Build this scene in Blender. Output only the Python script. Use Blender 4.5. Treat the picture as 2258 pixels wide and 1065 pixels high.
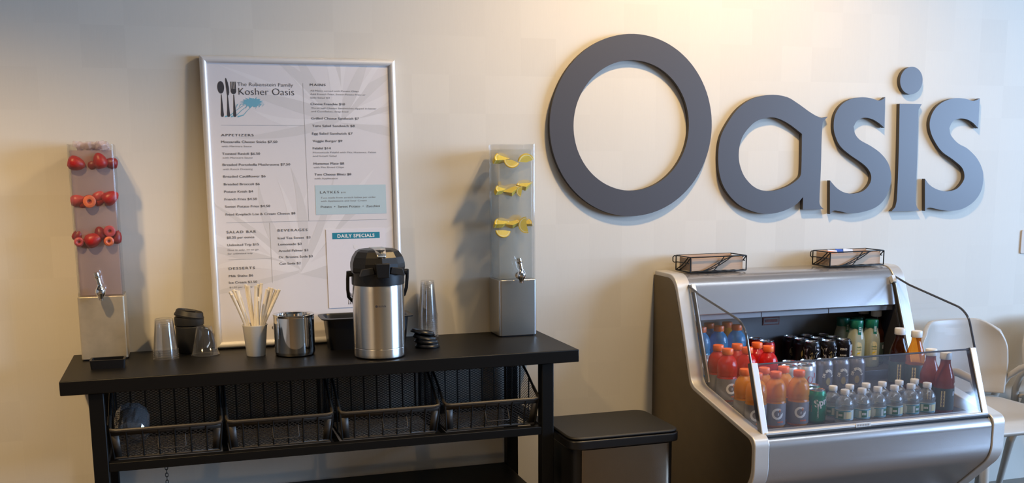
import bpy, bmesh, math, random
from mathutils import Vector, Matrix, Euler
for o in list(bpy.data.objects):
    bpy.data.objects.remove(o)
S = bpy.context.scene
COL = S.collection
PI = math.pi
rnd = random.Random(7)

# ------------------------------------------------------------------ camera
cd = bpy.data.cameras.new('camera')
cam = bpy.data.objects.new('camera', cd)
COL.objects.link(cam)
cd.sensor_width = 36.0
cd.lens = 36.0 * 2302.5 / 2258.0
cd.shift_y = 222.9 / 2258.0
cd.clip_start = 0.02
yaw, pit, rol = 0.30594, -0.16869, -0.00649
fw = Vector((math.sin(yaw) * math.cos(pit), math.cos(yaw) * math.cos(pit), math.sin(pit)))
rt = Vector((math.cos(yaw), -math.sin(yaw), 0))
up = rt.cross(fw)
r2 = rt * math.cos(rol) + up * math.sin(rol)
u2 = -rt * math.sin(rol) + up * math.cos(rol)
m = Matrix((r2, u2, -fw)).transposed().to_4x4()
m.translation = (0, -3.8, 1.4694)
cam.matrix_world = m
S.camera = cam

# ------------------------------------------------------------------ world, lights, exposure
S.view_settings.view_transform = 'Standard'
S.view_settings.look = 'None'
S.view_settings.gamma = 1
S.view_settings.use_curve_mapping = False
S.view_settings.exposure = 0.84
S.cycles.transparent_max_bounces = 48
S.cycles.max_bounces = 8
S.cycles.caustics_reflective = False
S.cycles.caustics_refractive = False
W = bpy.data.worlds.new('daylight_sky')
S.world = W
W.use_nodes = True
W.node_tree.nodes['Background'].inputs[0].default_value = (0.62, 0.78, 1, 1)
W.node_tree.nodes['Background'].inputs[1].default_value = 1.0

def area(name, loc, rot, sx, sy, power, color):
    l = bpy.data.lights.new(name, 'AREA')
    l.shape = 'RECTANGLE'; l.size = sx; l.size_y = sy; l.energy = power; l.color = color
    o = bpy.data.objects.new(name, l); COL.objects.link(o)
    o.location = loc; o.rotation_euler = rot
    return o
WARM = (1.0, 0.675, 0.315)
COOL = (0.40, 0.63, 1.0)
# daylight coming in through the glazing of the right wall
area('window_daylight', (6.9, -3.3, 1.85), (0, PI / 2, 0), 1.7, 3.9, 285, COOL)
# added strip light, unseen, put in for the highlight along the cooler front
area('added_highlight_strip', (2.6, -2.1, 3.085), (0, 0, 0), 3.4, 0.36, 13.0, (0.80, 0.90, 1.0))
# recessed ceiling downlights; from the third on, unseen lamps added for fill and reflections
DOWN = [(1.93, -1.08, 108, 0.075, 150), (-0.90, -1.48, 140, 0.06, 112), (0.5, -3.9, 135, 0.06, 125), (3.6, -3.9, 8, 0.06, 120), (-2.4, -3.7, 80, 0.06, 125), (-1.3, -7.0, 90, 0.06, 125), (-3.4, -5.6, 60, 0.06, 125)]
for x, y, p, r, cone in DOWN:
    l = bpy.data.lights.new('downlight_and_fill', 'SPOT')
    l.energy = p; l.color = WARM; l.spot_size = math.radians(cone); l.spot_blend = 0.6; l.shadow_soft_size = r
    o = bpy.data.objects.new('downlight_and_fill', l); COL.objects.link(o); o.location = (x, y, 3.07)

# ------------------------------------------------------------------ materials
def nmat(name):
    mt = bpy.data.materials.new(name); mt.use_nodes = True
    nt = mt.node_tree
    return mt, nt, nt.nodes, nt.links, nt.nodes['Principled BSDF']
def mat(name, col, rough=0.5, metal=0.0, spec=0.5, noise=0.0, nscale=60, bump=0.0, stretch=(1, 1, 1), coat=0.0):
    mt, nt, N, L, b = nmat(name)
    b.inputs['Base Color'].default_value = (*col, 1)
    b.inputs['Roughness'].default_value = rough
    b.inputs['Metallic'].default_value = metal
    b.inputs['Specular IOR Level'].default_value = spec
    b.inputs['Coat Weight'].default_value = coat
    if noise or bump:
        tc = N.new('ShaderNodeTexCoord'); mp = N.new('ShaderNodeMapping'); nz = N.new('ShaderNodeTexNoise')
        mp.inputs['Scale'].default_value = stretch; nz.inputs['Scale'].default_value = nscale; nz.inputs['Detail'].default_value = 3
        L.new(tc.outputs['Object'], mp.inputs[0]); L.new(mp.outputs[0], nz.inputs['Vector'])
        if noise:
            mx = N.new('ShaderNodeMix'); mx.data_type = 'RGBA'
            mx.inputs[6].default_value = (*[c * (1 - noise) for c in col], 1)
            mx.inputs[7].default_value = (*[min(1, c * (1 + noise)) for c in col], 1)
            L.new(nz.outputs['Fac'], mx.inputs[0]); L.new(mx.outputs[2], b.inputs['Base Color'])
        if bump:
            bp = N.new('ShaderNodeBump'); bp.inputs['Strength'].default_value = bump; bp.inputs['Distance'].default_value = 0.002
            L.new(nz.outputs['Fac'], bp.inputs['Height']); L.new(bp.outputs[0], b.inputs['Normal'])
    return mt
def schlick(N, L, gain, base):
    """mirror share of a thin clear wall, the same seen from either side"""
    lw = N.new('ShaderNodeLayerWeight'); lw.inputs['Blend'].default_value = 0.5
    pw = N.new('ShaderNodeMath'); pw.operation = 'POWER'; pw.inputs[1].default_value = 4.5
    ma = N.new('ShaderNodeMath'); ma.operation = 'MULTIPLY_ADD'; ma.inputs[1].default_value = gain; ma.inputs[2].default_value = 0.035 + base; ma.use_clamp = True
    L.new(lw.outputs['Facing'], pw.inputs[0]); L.new(pw.outputs[0], ma.inputs[0])
    return ma.outputs[0]
def clear(name, tint=(1, 1, 1), gloss=1.0, diff=0.04, rough=0.04, dcol=(0.9, 0.92, 0.95), base=0.02):
    """thin clear plastic or glass: see-through, with a mirror reflection that grows to grazing and a little haze"""
    mt, nt, N, L, b = nmat(name); N.remove(b)
    out = N['Material Output']
    tr = N.new('ShaderNodeBsdfTransparent'); tr.inputs[0].default_value = (*tint, 1)
    gl = N.new('ShaderNodeBsdfGlossy'); gl.inputs['Roughness'].default_value = rough
    df = N.new('ShaderNodeBsdfDiffuse'); df.inputs[0].default_value = (*dcol, 1)
    mir = schlick(N, L, min(1.0, 0.8 * gloss), base)
    m1 = N.new('ShaderNodeMixShader'); m2 = N.new('ShaderNodeMixShader')
    m1.inputs[0].default_value = diff
    L.new(tr.outputs[0], m1.inputs[1]); L.new(df.outputs[0], m1.inputs[2])
    L.new(mir, m2.inputs[0])
    L.new(m1.outputs[0], m2.inputs[1]); L.new(gl.outputs[0], m2.inputs[2]); L.new(m2.outputs[0], out.inputs[0])
    return mt
def liquid(name, col, opac, tint=None, rough=0.06, gloss=0.8, dimple=0.0):
    """cloudy drink: part see-through, part scattering"""
    mt, nt, N, L, b = nmat(name); N.remove(b)
    out = N['Material Output']
    tr = N.new('ShaderNodeBsdfTransparent'); tr.inputs[0].default_value = (*(tint or col), 1)
    df = N.new('ShaderNodeBsdfDiffuse'); df.inputs[0].default_value = (*col, 1)
    tl = N.new('ShaderNodeBsdfTranslucent'); tl.inputs[0].default_value = (*col, 1)
    gl = N.new('ShaderNodeBsdfGlossy'); gl.inputs['Roughness'].default_value = rough
    mir = schlick(N, L, gloss, 0.0)
    if dimple:
        tc = N.new('ShaderNodeTexCoord'); nz = N.new('ShaderNodeTexNoise'); nz.inputs['Scale'].default_value = 170; nz.inputs['Detail'].default_value = 1
        bp = N.new('ShaderNodeBump'); bp.inputs['Strength'].default_value = dimple; bp.inputs['Distance'].default_value = 0.003
        L.new(tc.outputs['Object'], nz.inputs['Vector']); L.new(nz.outputs['Fac'], bp.inputs['Height']); L.new(bp.outputs[0], gl.inputs['Normal'])
    a = N.new('ShaderNodeMixShader'); a.inputs[0].default_value = 0.4
    L.new(df.outputs[0], a.inputs[1]); L.new(tl.outputs[0], a.inputs[2])
    c = N.new('ShaderNodeMixShader'); c.inputs[0].default_value = opac
    L.new(tr.outputs[0], c.inputs[1]); L.new(a.outputs[0], c.inputs[2])
    d = N.new('ShaderNodeMixShader'); L.new(mir, d.inputs[0])
    L.new(c.outputs[0], d.inputs[1]); L.new(gl.outputs[0], d.inputs[2]); L.new(d.outputs[0], out.inputs[0])
    return mt

def wall_material():
    mt, nt, N, L, b = nmat('woven_wallpaper')
    g = N.new('ShaderNodeNewGeometry')
    sc = N.new('ShaderNodeVectorMath'); sc.operation = 'SCALE'; sc.inputs['Scale'].default_value = 1 / 0.138
    fl = N.new('ShaderNodeVectorMath'); fl.operation = 'FLOOR'
    wn = N.new('ShaderNodeTexWhiteNoise'); wn.noise_dimensions = '3D'
    L.new(g.outputs['Position'], sc.inputs[0]); L.new(sc.outputs[0], fl.inputs[0]); L.new(fl.outputs[0], wn.inputs['Vector'])
    mp = N.new('ShaderNodeMapping'); mp.inputs['Scale'].default_value = (260, 260, 14)
    nz = N.new('ShaderNodeTexNoise'); nz.inputs['Scale'].default_value = 1; nz.inputs['Detail'].default_value = 2
    L.new(g.outputs['Position'], mp.inputs[0]); L.new(mp.outputs[0], nz.inputs['Vector'])
    ad = N.new('ShaderNodeMath'); ad.operation = 'MULTIPLY_ADD'; ad.inputs[1].default_value = 0.55
    mu = N.new('ShaderNodeMath'); mu.operation = 'MULTIPLY'; mu.inputs[1].default_value = 0.45
    L.new(nz.outputs['Fac'], mu.inputs[0]); L.new(wn.outputs['Value'], ad.inputs[0]); L.new(mu.outputs[0], ad.inputs[2])
    mx = N.new('ShaderNodeMix'); mx.data_type = 'RGBA'
    mx.inputs[6].default_value = (0.655, 0.617, 0.550, 1); mx.inputs[7].default_value = (0.715, 0.677, 0.605, 1)
    L.new(ad.outputs[0], mx.inputs[0]); L.new(mx.outputs[2], b.inputs['Base Color'])
    b.inputs['Roughness'].default_value = 0.72; b.inputs['Specular IOR Level'].default_value = 0.25
    return mt
def mesh_material():
    """black expanded-metal sheet with diamond holes"""
    mt, nt, N, L, b = nmat('expanded_metal'); out = N['Material Output']
    b.inputs['Base Color'].default_value = (0.02, 0.02, 0.02, 1); b.inputs['Roughness'].default_value = 0.45
    g = N.new('ShaderNodeTexCoord'); sp = N.new('ShaderNodeSeparateXYZ'); L.new(g.outputs['Object'], sp.inputs[0])
    def mth(op, *a):
        n = N.new('ShaderNodeMath'); n.operation = op
        for i, v in enumerate(a):
            if isinstance(v, (int, float)): n.inputs[i].default_value = v
            else: L.new(v, n.inputs[i])
        return n.outputs[0]
    h = mth('ADD', sp.outputs[0], sp.outputs[1])
    hx = mth('MULTIPLY', h, 1 / 0.0165); hz = mth('MULTIPLY', mth('SUBTRACT', sp.outputs[2], mth('MULTIPLY', sp.outputs[1], 0.001)), 1 / 0.0092)
    a1 = mth('PINGPONG', mth('ADD', hx, hz), 0.5); a2 = mth('PINGPONG', mth('SUBTRACT', hx, hz), 0.5)
    mn = mth('MINIMUM', a1, a2)
    fac = mth('LESS_THAN', mn, 0.13)
    tr = N.new('ShaderNodeBsdfTransparent'); mx = N.new('ShaderNodeMixShader')
    L.new(fac, mx.inputs[0]); L.new(tr.outputs[0], mx.inputs[1]); L.new(b.outputs[0], mx.inputs[2]); L.new(mx.outputs[0], out.inputs[0])
    return mt
def perforated_material():
    mt, nt, N, L, b = nmat('perforated_grille')
    b.inputs['Roughness'].default_value = 0.4; b.inputs['Metallic'].default_value = 0.3
    g = N.new('ShaderNodeTexCoord'); v = N.new('ShaderNodeTexVoronoi'); v.inputs['Scale'].default_value = 230; v.inputs['Randomness'].default_value = 0.0
    cr = N.new('ShaderNodeValToRGB'); cr.color_ramp.elements[0].position = 0.28; cr.color_ramp.elements[1].position = 0.36
    cr.color_ramp.elements[0].color = (0.04, 0.04, 0.05, 1); cr.color_ramp.elements[1].color = (0.5, 0.5, 0.52, 1)
    L.new(g.outputs['Object'], v.inputs['Vector']); L.new(v.outputs['Distance'], cr.inputs[0]); L.new(cr.outputs[0], b.inputs['Base Color'])
    return mt
def strawberry_material(name, c1, c2):
    mt, nt, N, L, b = nmat(name)
    g = N.new('ShaderNodeTexCoord'); v = N.new('ShaderNodeTexVoronoi'); v.inputs['Scale'].default_value = 260
    cr = N.new('ShaderNodeValToRGB'); cr.color_ramp.elements[0].position = 0.0; cr.color_ramp.elements[1].position = 0.35
    cr.color_ramp.elements[0].color = (*c1, 1); cr.color_ramp.elements[1].color = (*c2, 1)
    L.new(g.outputs['Object'], v.inputs['Vector']); L.new(v.outputs['Distance'], cr.inputs[0]); L.new(cr.outputs[0], b.inputs['Base Color'])
    b.inputs['Roughness'].default_value = 0.42
    return mt

def brushed(mt, aniso):
    """grain running round the body, so that lamps draw upright streaks"""
    nt = mt.node_tree; b = nt.nodes['Principled BSDF']
    tg = nt.nodes.new('ShaderNodeTangent'); tg.direction_type = 'RADIAL'; tg.axis = 'Z'
    nt.links.new(tg.outputs[0], b.inputs['Tangent']); b.inputs['Anisotropic'].default_value = aniso; b.inputs['Anisotropic Rotation'].default_value = 0.25
    return mt
M = dict(
    wall=wall_material(),
    floor=mat('brown_floor_tile', (0.13, 0.105, 0.08), 0.24, noise=0.12, nscale=7),
    ceiling=mat('ceiling_paint', (0.17, 0.155, 0.135), 0.9, noise=0.03),
    rear=mat('rear_wall_paint', (0.27, 0.195, 0.115), 0.9, noise=0.04),
    black=mat('black_powder_coat', (0.0035, 0.0035, 0.0035), 0.45, spec=0.18, noise=0.2, nscale=300),
    blacktop=mat('black_laminate', (0.0045, 0.0042, 0.004), 0.42, spec=0.2, noise=0.15, nscale=200, bump=0.02),
    bplastic=mat('black_plastic', (0.007, 0.007, 0.008), 0.36, spec=0.4, noise=0.1, nscale=200),
    bmatte=mat('matte_black_plastic', (0.009, 0.0085, 0.008), 0.55, noise=0.15, nscale=400),
    wire=mat('black_wire', (0.008, 0.008, 0.008), 0.42, spec=0.3, noise=0.1),
    darkrim=mat('brown_steel_and_lit_rim', (0.035, 0.030, 0.025), 0.45, metal=0.3, noise=0.2, nscale=40),  # dark brown; on basket fronts the lighter bronze paints the light there
    meshm=mesh_material(),
    steel=mat('brushed_steel', (0.60, 0.585, 0.56), 0.30, metal=1.0, noise=0.06, nscale=30, stretch=(1, 1, 30)),
    steelv=brushed(mat('satin_steel', (0.63, 0.61, 0.58), 0.30, metal=1.0, noise=0.05, nscale=40, stretch=(0.3, 0.3, 30)), 0.85),
    warmlit=mat('worn_steel_warm_lit', (0.55, 0.485, 0.375), 0.40, metal=0.6, noise=0.24, nscale=22, bump=0.10),  # worn steel; warm light on the left base is put into its colour
    coolsteel=mat('cooler_stainless', (0.50, 0.485, 0.49), 0.24, metal=0.75, noise=0.05, nscale=30, stretch=(0.4, 14, 14)),
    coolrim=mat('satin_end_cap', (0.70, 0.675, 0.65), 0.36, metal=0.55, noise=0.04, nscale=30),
    coolshade=mat('cooler_stainless_shaded', (0.19, 0.155, 0.11), 0.42, metal=1.0, noise=0.10, nscale=16),  # darker copy of the cooler steel, shade put into the colour
    binsteel=mat('bin_steel_dark_reflection', (0.26, 0.215, 0.165), 0.26, metal=1.0, noise=0.05, nscale=40),  # reflection of the dark floor put into the brown base colour
    mirror=mat('polished_steel', (0.72, 0.70, 0.67), 0.06, metal=1.0, noise=0.03),
    chrome=mat('chrome', (0.75, 0.75, 0.76), 0.08, metal=1.0, noise=0.02),
    alu=mat('anodised_aluminium', (0.80, 0.79, 0.77), 0.35, metal=0.75, noise=0.03),
    framealu=mat('satin_silver_frame', (0.84, 0.825, 0.81), 0.38, metal=0.30, noise=0.03),
    alupost=mat('pale_aluminium', (0.80, 0.80, 0.80), 0.40, metal=0.35, noise=0.03),
    letter=mat('slate_grey_paint', (0.066, 0.063, 0.072), 0.42, spec=0.6, noise=0.05, nscale=300),
    letteredge=mat('dark_letter_return', (0.055, 0.050, 0.048), 0.6, noise=0.05),
    acrylic=clear('clear_acrylic', (0.975, 0.98, 0.985), 0.9, 0.008),
    cupplastic=clear('clear_cup_plastic', (0.94, 0.94, 0.94), 1.4, 0.025, 0.07, base=0.06),
    glass=clear('cooler_glass', (0.955, 0.96, 0.97), 0.9, 0.008, 0.03, base=0.0),
    frontglass=clear('front_cooler_glass', (0.925, 0.93, 0.945), 1.0, 0.022, 0.05, (0.7, 0.70, 0.88), base=0.02),  # lavender haze stands in for the reflection of the bright room
    glassedge=mat('polished_glass_edge', (0.05, 0.055, 0.075), 0.15, spec=0.8, noise=0.1),
    wrap=clear('plastic_film', (0.85, 0.85, 0.85), 1.6, 0.10, 0.06, base=0.10),
    pinkwater=liquid('strawberry_water', (0.66, 0.52, 0.51), 0.66, (0.95, 0.85, 0.84)),
    lemonwater=liquid('lemon_water', (0.74, 0.735, 0.68), 0.42, (0.96, 0.96, 0.94)),
    ice=clear('ice', (0.94, 0.90, 0.91), 1.2, 0.22, 0.1, (0.95, 0.85, 0.86), base=0.04),
    berry=strawberry_material('strawberry_red', (0.42, 0.05, 0.015), (0.36, 0.006, 0.008)),
    berrydark=strawberry_material('strawberry_dark', (0.26, 0.012, 0.012), (0.22, 0.004, 0.008)),
    berrypink=mat('strawberry_pale', (0.50, 0.055, 0.06), 0.4, noise=0.2, nscale=150),
    berrycut=mat('strawberry_cut_face', (0.72, 0.15, 0.05), 0.4, noise=0.15, nscale=150),
    berrycore=mat('strawberry_core', (0.40, 0.05, 0.03), 0.5, noise=0.2, nscale=150),
    rind=mat('lemon_rind', (0.86, 0.57, 0.02), 0.4, noise=0.1, nscale=300),
    pith=mat('lemon_pith', (0.90, 0.82, 0.45), 0.6, noise=0.05),
    flesh=mat('lemon_flesh', (0.84, 0.64, 0.09), 0.35, noise=0.12, nscale=200),
    paper=mat('white_paper', (0.86, 0.82, 0.74), 0.7, noise=0.03, nscale=200),
    strawp=mat('straw_wrapper', (0.86, 0.82, 0.75), 0.6, noise=0.05, nscale=300),
    stripe=mat('grey_stripe', (0.30, 0.30, 0.33), 0.6, noise=0.05),
    poster=mat('poster_paper', (0.735, 0.71, 0.73), 0.5, noise=0.015, nscale=30),
    leaf1=mat('poster_leaf_light', (0.775, 0.755, 0.775), 0.5, noise=0.02),
    leaf2=mat('poster_leaf_grey', (0.665, 0.645, 0.655), 0.5, noise=0.02),
    ink=mat('dark_ink', (0.045, 0.042, 0.05), 0.6, noise=0.05),
    greyink=mat('grey_ink', (0.13, 0.125, 0.13), 0.6, noise=0.05),
    thinink=mat('light_grey_ink', (0.25, 0.24, 0.25), 0.6, noise=0.05),
    rule=mat('rule_ink', (0.36, 0.35, 0.35), 0.6, noise=0.05),
    teal=mat('teal_ink', (0.02, 0.23, 0.33), 0.5, noise=0.04),
    palm=mat('blue_ink', (0.17, 0.43, 0.56), 0.5, noise=0.04),
    paleblue=mat('pale_blue_ink', (0.50, 0.63, 0.68), 0.5, noise=0.02),
    sheet=mat('white_sheet', (0.78, 0.755, 0.80), 0.5, noise=0.015),
    whiteink=mat('white_ink', (0.85, 0.85, 0.85), 0.5, noise=0.02),
    wood=mat('pine_veneer', (0.50, 0.335, 0.215), 0.55, noise=0.14, nscale=14, stretch=(1, 8, 22)),
    chair=mat('beige_chair_plastic', (0.50, 0.45, 0.39), 0.38, noise=0.02),
    interior=mat('cooler_liner', (0.24, 0.235, 0.24), 0.42, metal=0.4, noise=0.08, nscale=12),
    deck=mat('deck_pan', (0.045, 0.045, 0.055), 0.4, metal=0.2, noise=0.08),
    darkgap=mat('dark_gasket', (0.02, 0.02, 0.022), 0.5, noise=0.1),
    perf=perforated_material(),
    rust=mat('worn_sticker', (0.26, 0.09, 0.07), 0.5, noise=0.3, nscale=120),
    switch=mat('beige_plate', (0.55, 0.47, 0.40), 0.5, noise=0.03),
    lamp=mat('lamp_trim', (0.8, 0.8, 0.78), 0.5, noise=0.02),
    oj=liquid('orange_drink', (1.0, 0.42, 0.04), 0.66, (1.0, 0.68, 0.18), dimple=0.5),
    redj=liquid('red_drink', (0.80, 0.025, 0.02), 0.75, (0.95, 0.12, 0.08), dimple=0.5),
    bluej=liquid('blue_drink', (0.05, 0.42, 0.78), 0.58, (0.35, 0.78, 0.97), dimple=0.5),
    tea=liquid('dark_tea', (0.05, 0.014, 0.006), 0.80, (0.55, 0.20, 0.05)),
    ambert=liquid('amber_tea', (0.60, 0.17, 0.02), 0.40, (1.0, 0.55, 0.14)),
    pinkt=liquid('raspberry_tea', (0.36, 0.09, 0.065), 0.74, (0.75, 0.25, 0.15)),
    lemj=liquid('cloudy_lemonade', (0.75, 0.76, 0.58), 0.75, (0.85, 0.88, 0.70)),
    pet=clear('clear_bottle', (0.93, 0.95, 0.96), 1.5, 0.16, 0.05, (0.75, 0.80, 0.85), base=0.04),
    orangecap=mat('orange_cap', (0.90, 0.16, 0.03), 0.4, noise=0.05),
    whitecap=mat('white_cap', (0.80, 0.79, 0.77), 0.4, noise=0.03),
    greencap=mat('green_cap', (0.01, 0.16, 0.10), 0.3, noise=0.1),
    greydl=mat('grey_drink_label', (0.21, 0.20, 0.22), 0.4, noise=0.08),
    boltm=mat('orange_bolt', (0.75, 0.18, 0.02), 0.4, noise=0.05),
    cansilver=mat('can_aluminium', (0.72, 0.72, 0.73), 0.22, metal=1.0, noise=0.04),
    canblack=mat('can_black', (0.015, 0.013, 0.016), 0.25, metal=0.3, noise=0.2, nscale=40),
    cangrey=mat('can_pewter', (0.26, 0.25, 0.28), 0.32, metal=0.6, noise=0.06),
    canwhite=mat('can_pale_silver', (0.66, 0.66, 0.70), 0.35, metal=0.5, noise=0.04),
    canred=mat('can_red', (0.55, 0.015, 0.02), 0.28, metal=0.2, noise=0.06),
    cangreen=mat('can_green', (0.0, 0.26, 0.13), 0.28, metal=0.3, noise=0.06),
    candark=mat('can_dark_badge', (0.11, 0.10, 0.12), 0.4, noise=0.08),
    gold=mat('gold_ink', (0.45, 0.36, 0.18), 0.4, metal=0.4, noise=0.1),
    lemlabel=mat('pale_yellow_label', (0.72, 0.62, 0.35), 0.5, noise=0.04),
    petlabel=mat('green_blue_water_label', (0.20, 0.33, 0.34), 0.45, noise=0.25, nscale=60),
    petlabel2=mat('pale_water_label', (0.55, 0.62, 0.60), 0.45, noise=0.1, nscale=60),
    greeninkl=mat('green_ink', (0.02, 0.16, 0.09), 0.5, noise=0.05),
    packet=mat('white_packet', (0.72, 0.74, 0.80), 0.4, noise=0.05),
    packetblue=mat('blue_packet', (0.05, 0.12, 0.45), 0.4, noise=0.05),
    packetred=mat('orange_packet', (0.70, 0.22, 0.08), 0.4, noise=0.08),
    darktea_label=mat('dark_green_label', (0.05, 0.075, 0.07), 0.45, noise=0.1),
)

# ------------------------------------------------------------------ mesh helpers
class MB:
    def __init__(s): s.v = []; s.f = []; s.mi = []; s.mats = []
    def _m(s, m):
        if m not in s.mats: s.mats.append(m)
        return s.mats.index(m)
    def add(s, vs, fs, m):
        k = len(s.v); i = s._m(m)
        s.v += [tuple(v) for v in vs]
        for f in fs: s.f.append(tuple(k + q for q in f)); s.mi.append(i)
        return s
    def box(s, x0, x1, y0, y1, z0, z1, m):
        vs = [(x, y, z) for x in (x0, x1) for y in (y0, y1) for z in (z0, z1)]
        return s.add(vs, [(0, 1, 3, 2), (4, 6, 7, 5), (0, 4, 5, 1), (2, 3, 7, 6), (0, 2, 6, 4), (1, 5, 7, 3)], m)
    def lathe(s, prof, m, c=(0, 0, 0), n=32, cap0=True, cap1=True, mtx=None, squash=1.0):
        vs = []; fs = []
        for r, z in prof:
            for k in range(n):
                a = 2 * PI * k / n
                vs.append(Vector((r * math.cos(a), r * math.sin(a) * squash, z)))
        for j in range(len(prof) - 1):
            for k in range(n):
                k2 = (k + 1) % n
                fs.append((j * n + k, j * n + k2, (j + 1) * n + k2, (j + 1) * n + k))
        if cap0: fs.append(tuple(range(n - 1, -1, -1)))
        if cap1: fs.append(tuple((len(prof) - 1) * n + k for k in range(n)))
        if mtx: vs = [mtx @ v for v in vs]
        return s.add([(v[0] + c[0], v[1] + c[1], v[2] + c[2]) for v in vs], fs, m)
    def tube(s, pts, r, m, n=8, closed=False, rs=None):
        P = [Vector(p) for p in pts]; L = len(P); vs = []; fs = []
        prev = None
        for i in range(L):
            if closed: t = P[(i + 1) % L] - P[i - 1]
            else: t = P[min(i + 1, L - 1)] - P[max(i - 1, 0)]
            t.normalize()
            if prev is None:
                a = Vector((0, 0, 1)) if abs(t.z) < 0.9 else Vector((1, 0, 0))
                nn = t.cross(a).normalized()
            else:
                nn = (prev - t * prev.dot(t)).normalized()
            prev = nn; bb = t.cross(nn)
            rr = rs[i] if rs else r
            # widen at bends so that corners keep their thickness
            for k in range(n):
                a = 2 * PI * k / n
                vs.append(P[i] + (nn * math.cos(a) + bb * math.sin(a)) * rr)
        E = L if closed else L - 1
        for i in range(E):
            j = (i + 1) % L
            for k in range(n):
                k2 = (k + 1) % n
                fs.append((i * n + k, i * n + k2, j * n + k2, j * n + k))
        if not closed:
            fs.append(tuple(range(n - 1, -1, -1))); fs.append(tuple((L - 1) * n + k for k in range(n)))
        return s.add(vs, fs, m)
    def prism(s, out, a0, a1, m, axis='x'):
        """outline extruded along an axis: x -> outline is (y,z); y -> (x,z); z -> (x,y)"""
        def P(p, a): return {'x': (a, p[0], p[1]), 'y': (p[0], a, p[1]), 'z': (p[0], p[1], a)}[axis]
        n = len(out)
        vs = [P(p, a0) for p in out] + [P(p, a1) for p in out]
        fs = [tuple(range(n)), tuple(range(2 * n - 1, n - 1, -1))]
        fs += [(k, (k + 1) % n, n + (k + 1) % n, n + k) for k in range(n)]
        return s.add(vs, fs, m)
    def grid(s, fn, nu, nv, m):
        vs = [fn(i / nu, j / nv) for j in range(nv + 1) for i in range(nu + 1)]
        fs = [(j * (nu + 1) + i, j * (nu + 1) + i + 1, (j + 1) * (nu + 1) + i + 1, (j + 1) * (nu + 1) + i) for j in range(nv) for i in range(nu)]
        return s.add(vs, fs, m)
    def flat(s, poly, y, m):
        return s.add([(p[0], y, p[1]) for p in poly], [tuple(range(len(poly)))], m)
    def build(s, name, parent=None, bevel=0.0, angle=40, solid=0.0, subd=0, flatshade=False, fixn=True, segs=2):
        me = bpy.data.meshes.new(name)
        me.from_pydata(s.v, [], s.f)
        for mm in s.mats: me.materials.append(mm)
        for p, i in zip(me.polygons, s.mi): p.material_index = i
        if fixn:
            bm = bmesh.new(); bm.from_mesh(me); bmesh.ops.recalc_face_normals(bm, faces=bm.faces); bm.to_mesh(me); bm.free()
        if not flatshade:
            for p in me.polygons: p.use_smooth = True
            me.set_sharp_from_angle(angle=math.radians(angle))
        o = bpy.data.objects.new(name, me); COL.objects.link(o)
        if parent is not None: o.parent = parent
        if solid:
            q = o.modifiers.new('solid', 'SOLIDIFY'); q.thickness = solid; q.offset = 0
        if bevel:
            q = o.modifiers.new('bevel', 'BEVEL'); q.width = bevel; q.segments = segs; q.limit_method = 'ANGLE'; q.angle_limit = math.radians(50)
        if subd:
            q = o.modifiers.new('sub', 'SUBSURF'); q.levels = subd; q.render_levels = subd
        return o

def fillet(pts, rad, n=5):
    """round each corner of a closed outline"""
    out = []; N_ = len(pts)
    for i in range(N_):
        p = Vector(pts[i]); a = Vector(pts[i - 1]); b = Vector(pts[(i + 1) % N_])
        r = rad[i] if isinstance(rad, (list, tuple)) else rad
        if r <= 0: out.append(tuple(p)); continue
        da = (a - p); db = (b - p)
        t = min(r, da.length * 0.48, db.length * 0.48)
        q0 = p + da.normalized() * t; q1 = p + db.normalized() * t
        for k in range(n + 1):
            u = k / n
            out.append(tuple(q0 * (1 - u) ** 2 + p * 2 * u * (1 - u) + q1 * u * u))
    return out
def rrect(x0, x1, y0, y1, r, n=5): return fillet([(x0, y0), (x1, y0), (x1, y1), (x0, y1)], r, n)
def smooth_outline(pts, corner=48, n=6):
    """Catmull-Rom through a closed outline, keeping corners sharper than the angle"""
    N_ = len(pts); P = [Vector(p) for p in pts]; sharp = []
    for i in range(N_):
        a = (P[i] - P[i - 1]); b = (P[(i + 1) % N_] - P[i])
        sharp.append(math.degrees(a.angle(b)) > corner)
    out = []
    for i in range(N_):
        p1, p2 = P[i], P[(i + 1) % N_]
        t1 = (p2 - P[i - 1]) / 2 if not sharp[i] else (p2 - p1)
        t2 = (P[(i + 2) % N_] - p1) / 2 if not sharp[(i + 1) % N_] else (p2 - p1)
        d = (p2 - p1).length
        for t in (t1, t2):
            if t.length > d * 1.2: t *= d * 1.2 / t.length
        for k in range(n):
            u = k / n
            h = (2 * u ** 3 - 3 * u * u + 1, u ** 3 - 2 * u * u + u, -2 * u ** 3 + 3 * u * u, u ** 3 - u * u)
            out.append(tuple(p1 * h[0] + t1 * h[1] + p2 * h[2] + t2 * h[3]))
    return out
DG = bpy.context.evaluated_depsgraph_get
def curve_mesh(curve):
    o = bpy.data.objects.new('tmp', curve); COL.objects.link(o)
    dg = DG(); dg.update()
    me = bpy.data.meshes.new_from_object(o.evaluated_get(dg))
    vs = [tuple(v.co) for v in me.vertices]; fs = [tuple(p.vertices) for p in me.polygons]
    bpy.data.objects.remove(o); bpy.data.meshes.remove(me)
    return vs, fs
TXT = {}
def text2d(s, size=1.0, bold=0.0, spacing=1.0, res=3):
    key = (s, bold, spacing, res)
    if key not in TXT:
        c = bpy.data.curves.new('t', 'FONT'); c.body = s; c.size = 1.0; c.offset = bold; c.space_character = spacing; c.resolution_u = res
        c.fill_mode = 'FRONT'
        vs, fs = curve_mesh(c); bpy.data.curves.remove(c)
        TXT[key] = (vs, fs)
    vs, fs = TXT[key]
    return [(v[0] * size, v[1] * size) for v in vs], fs
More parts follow.
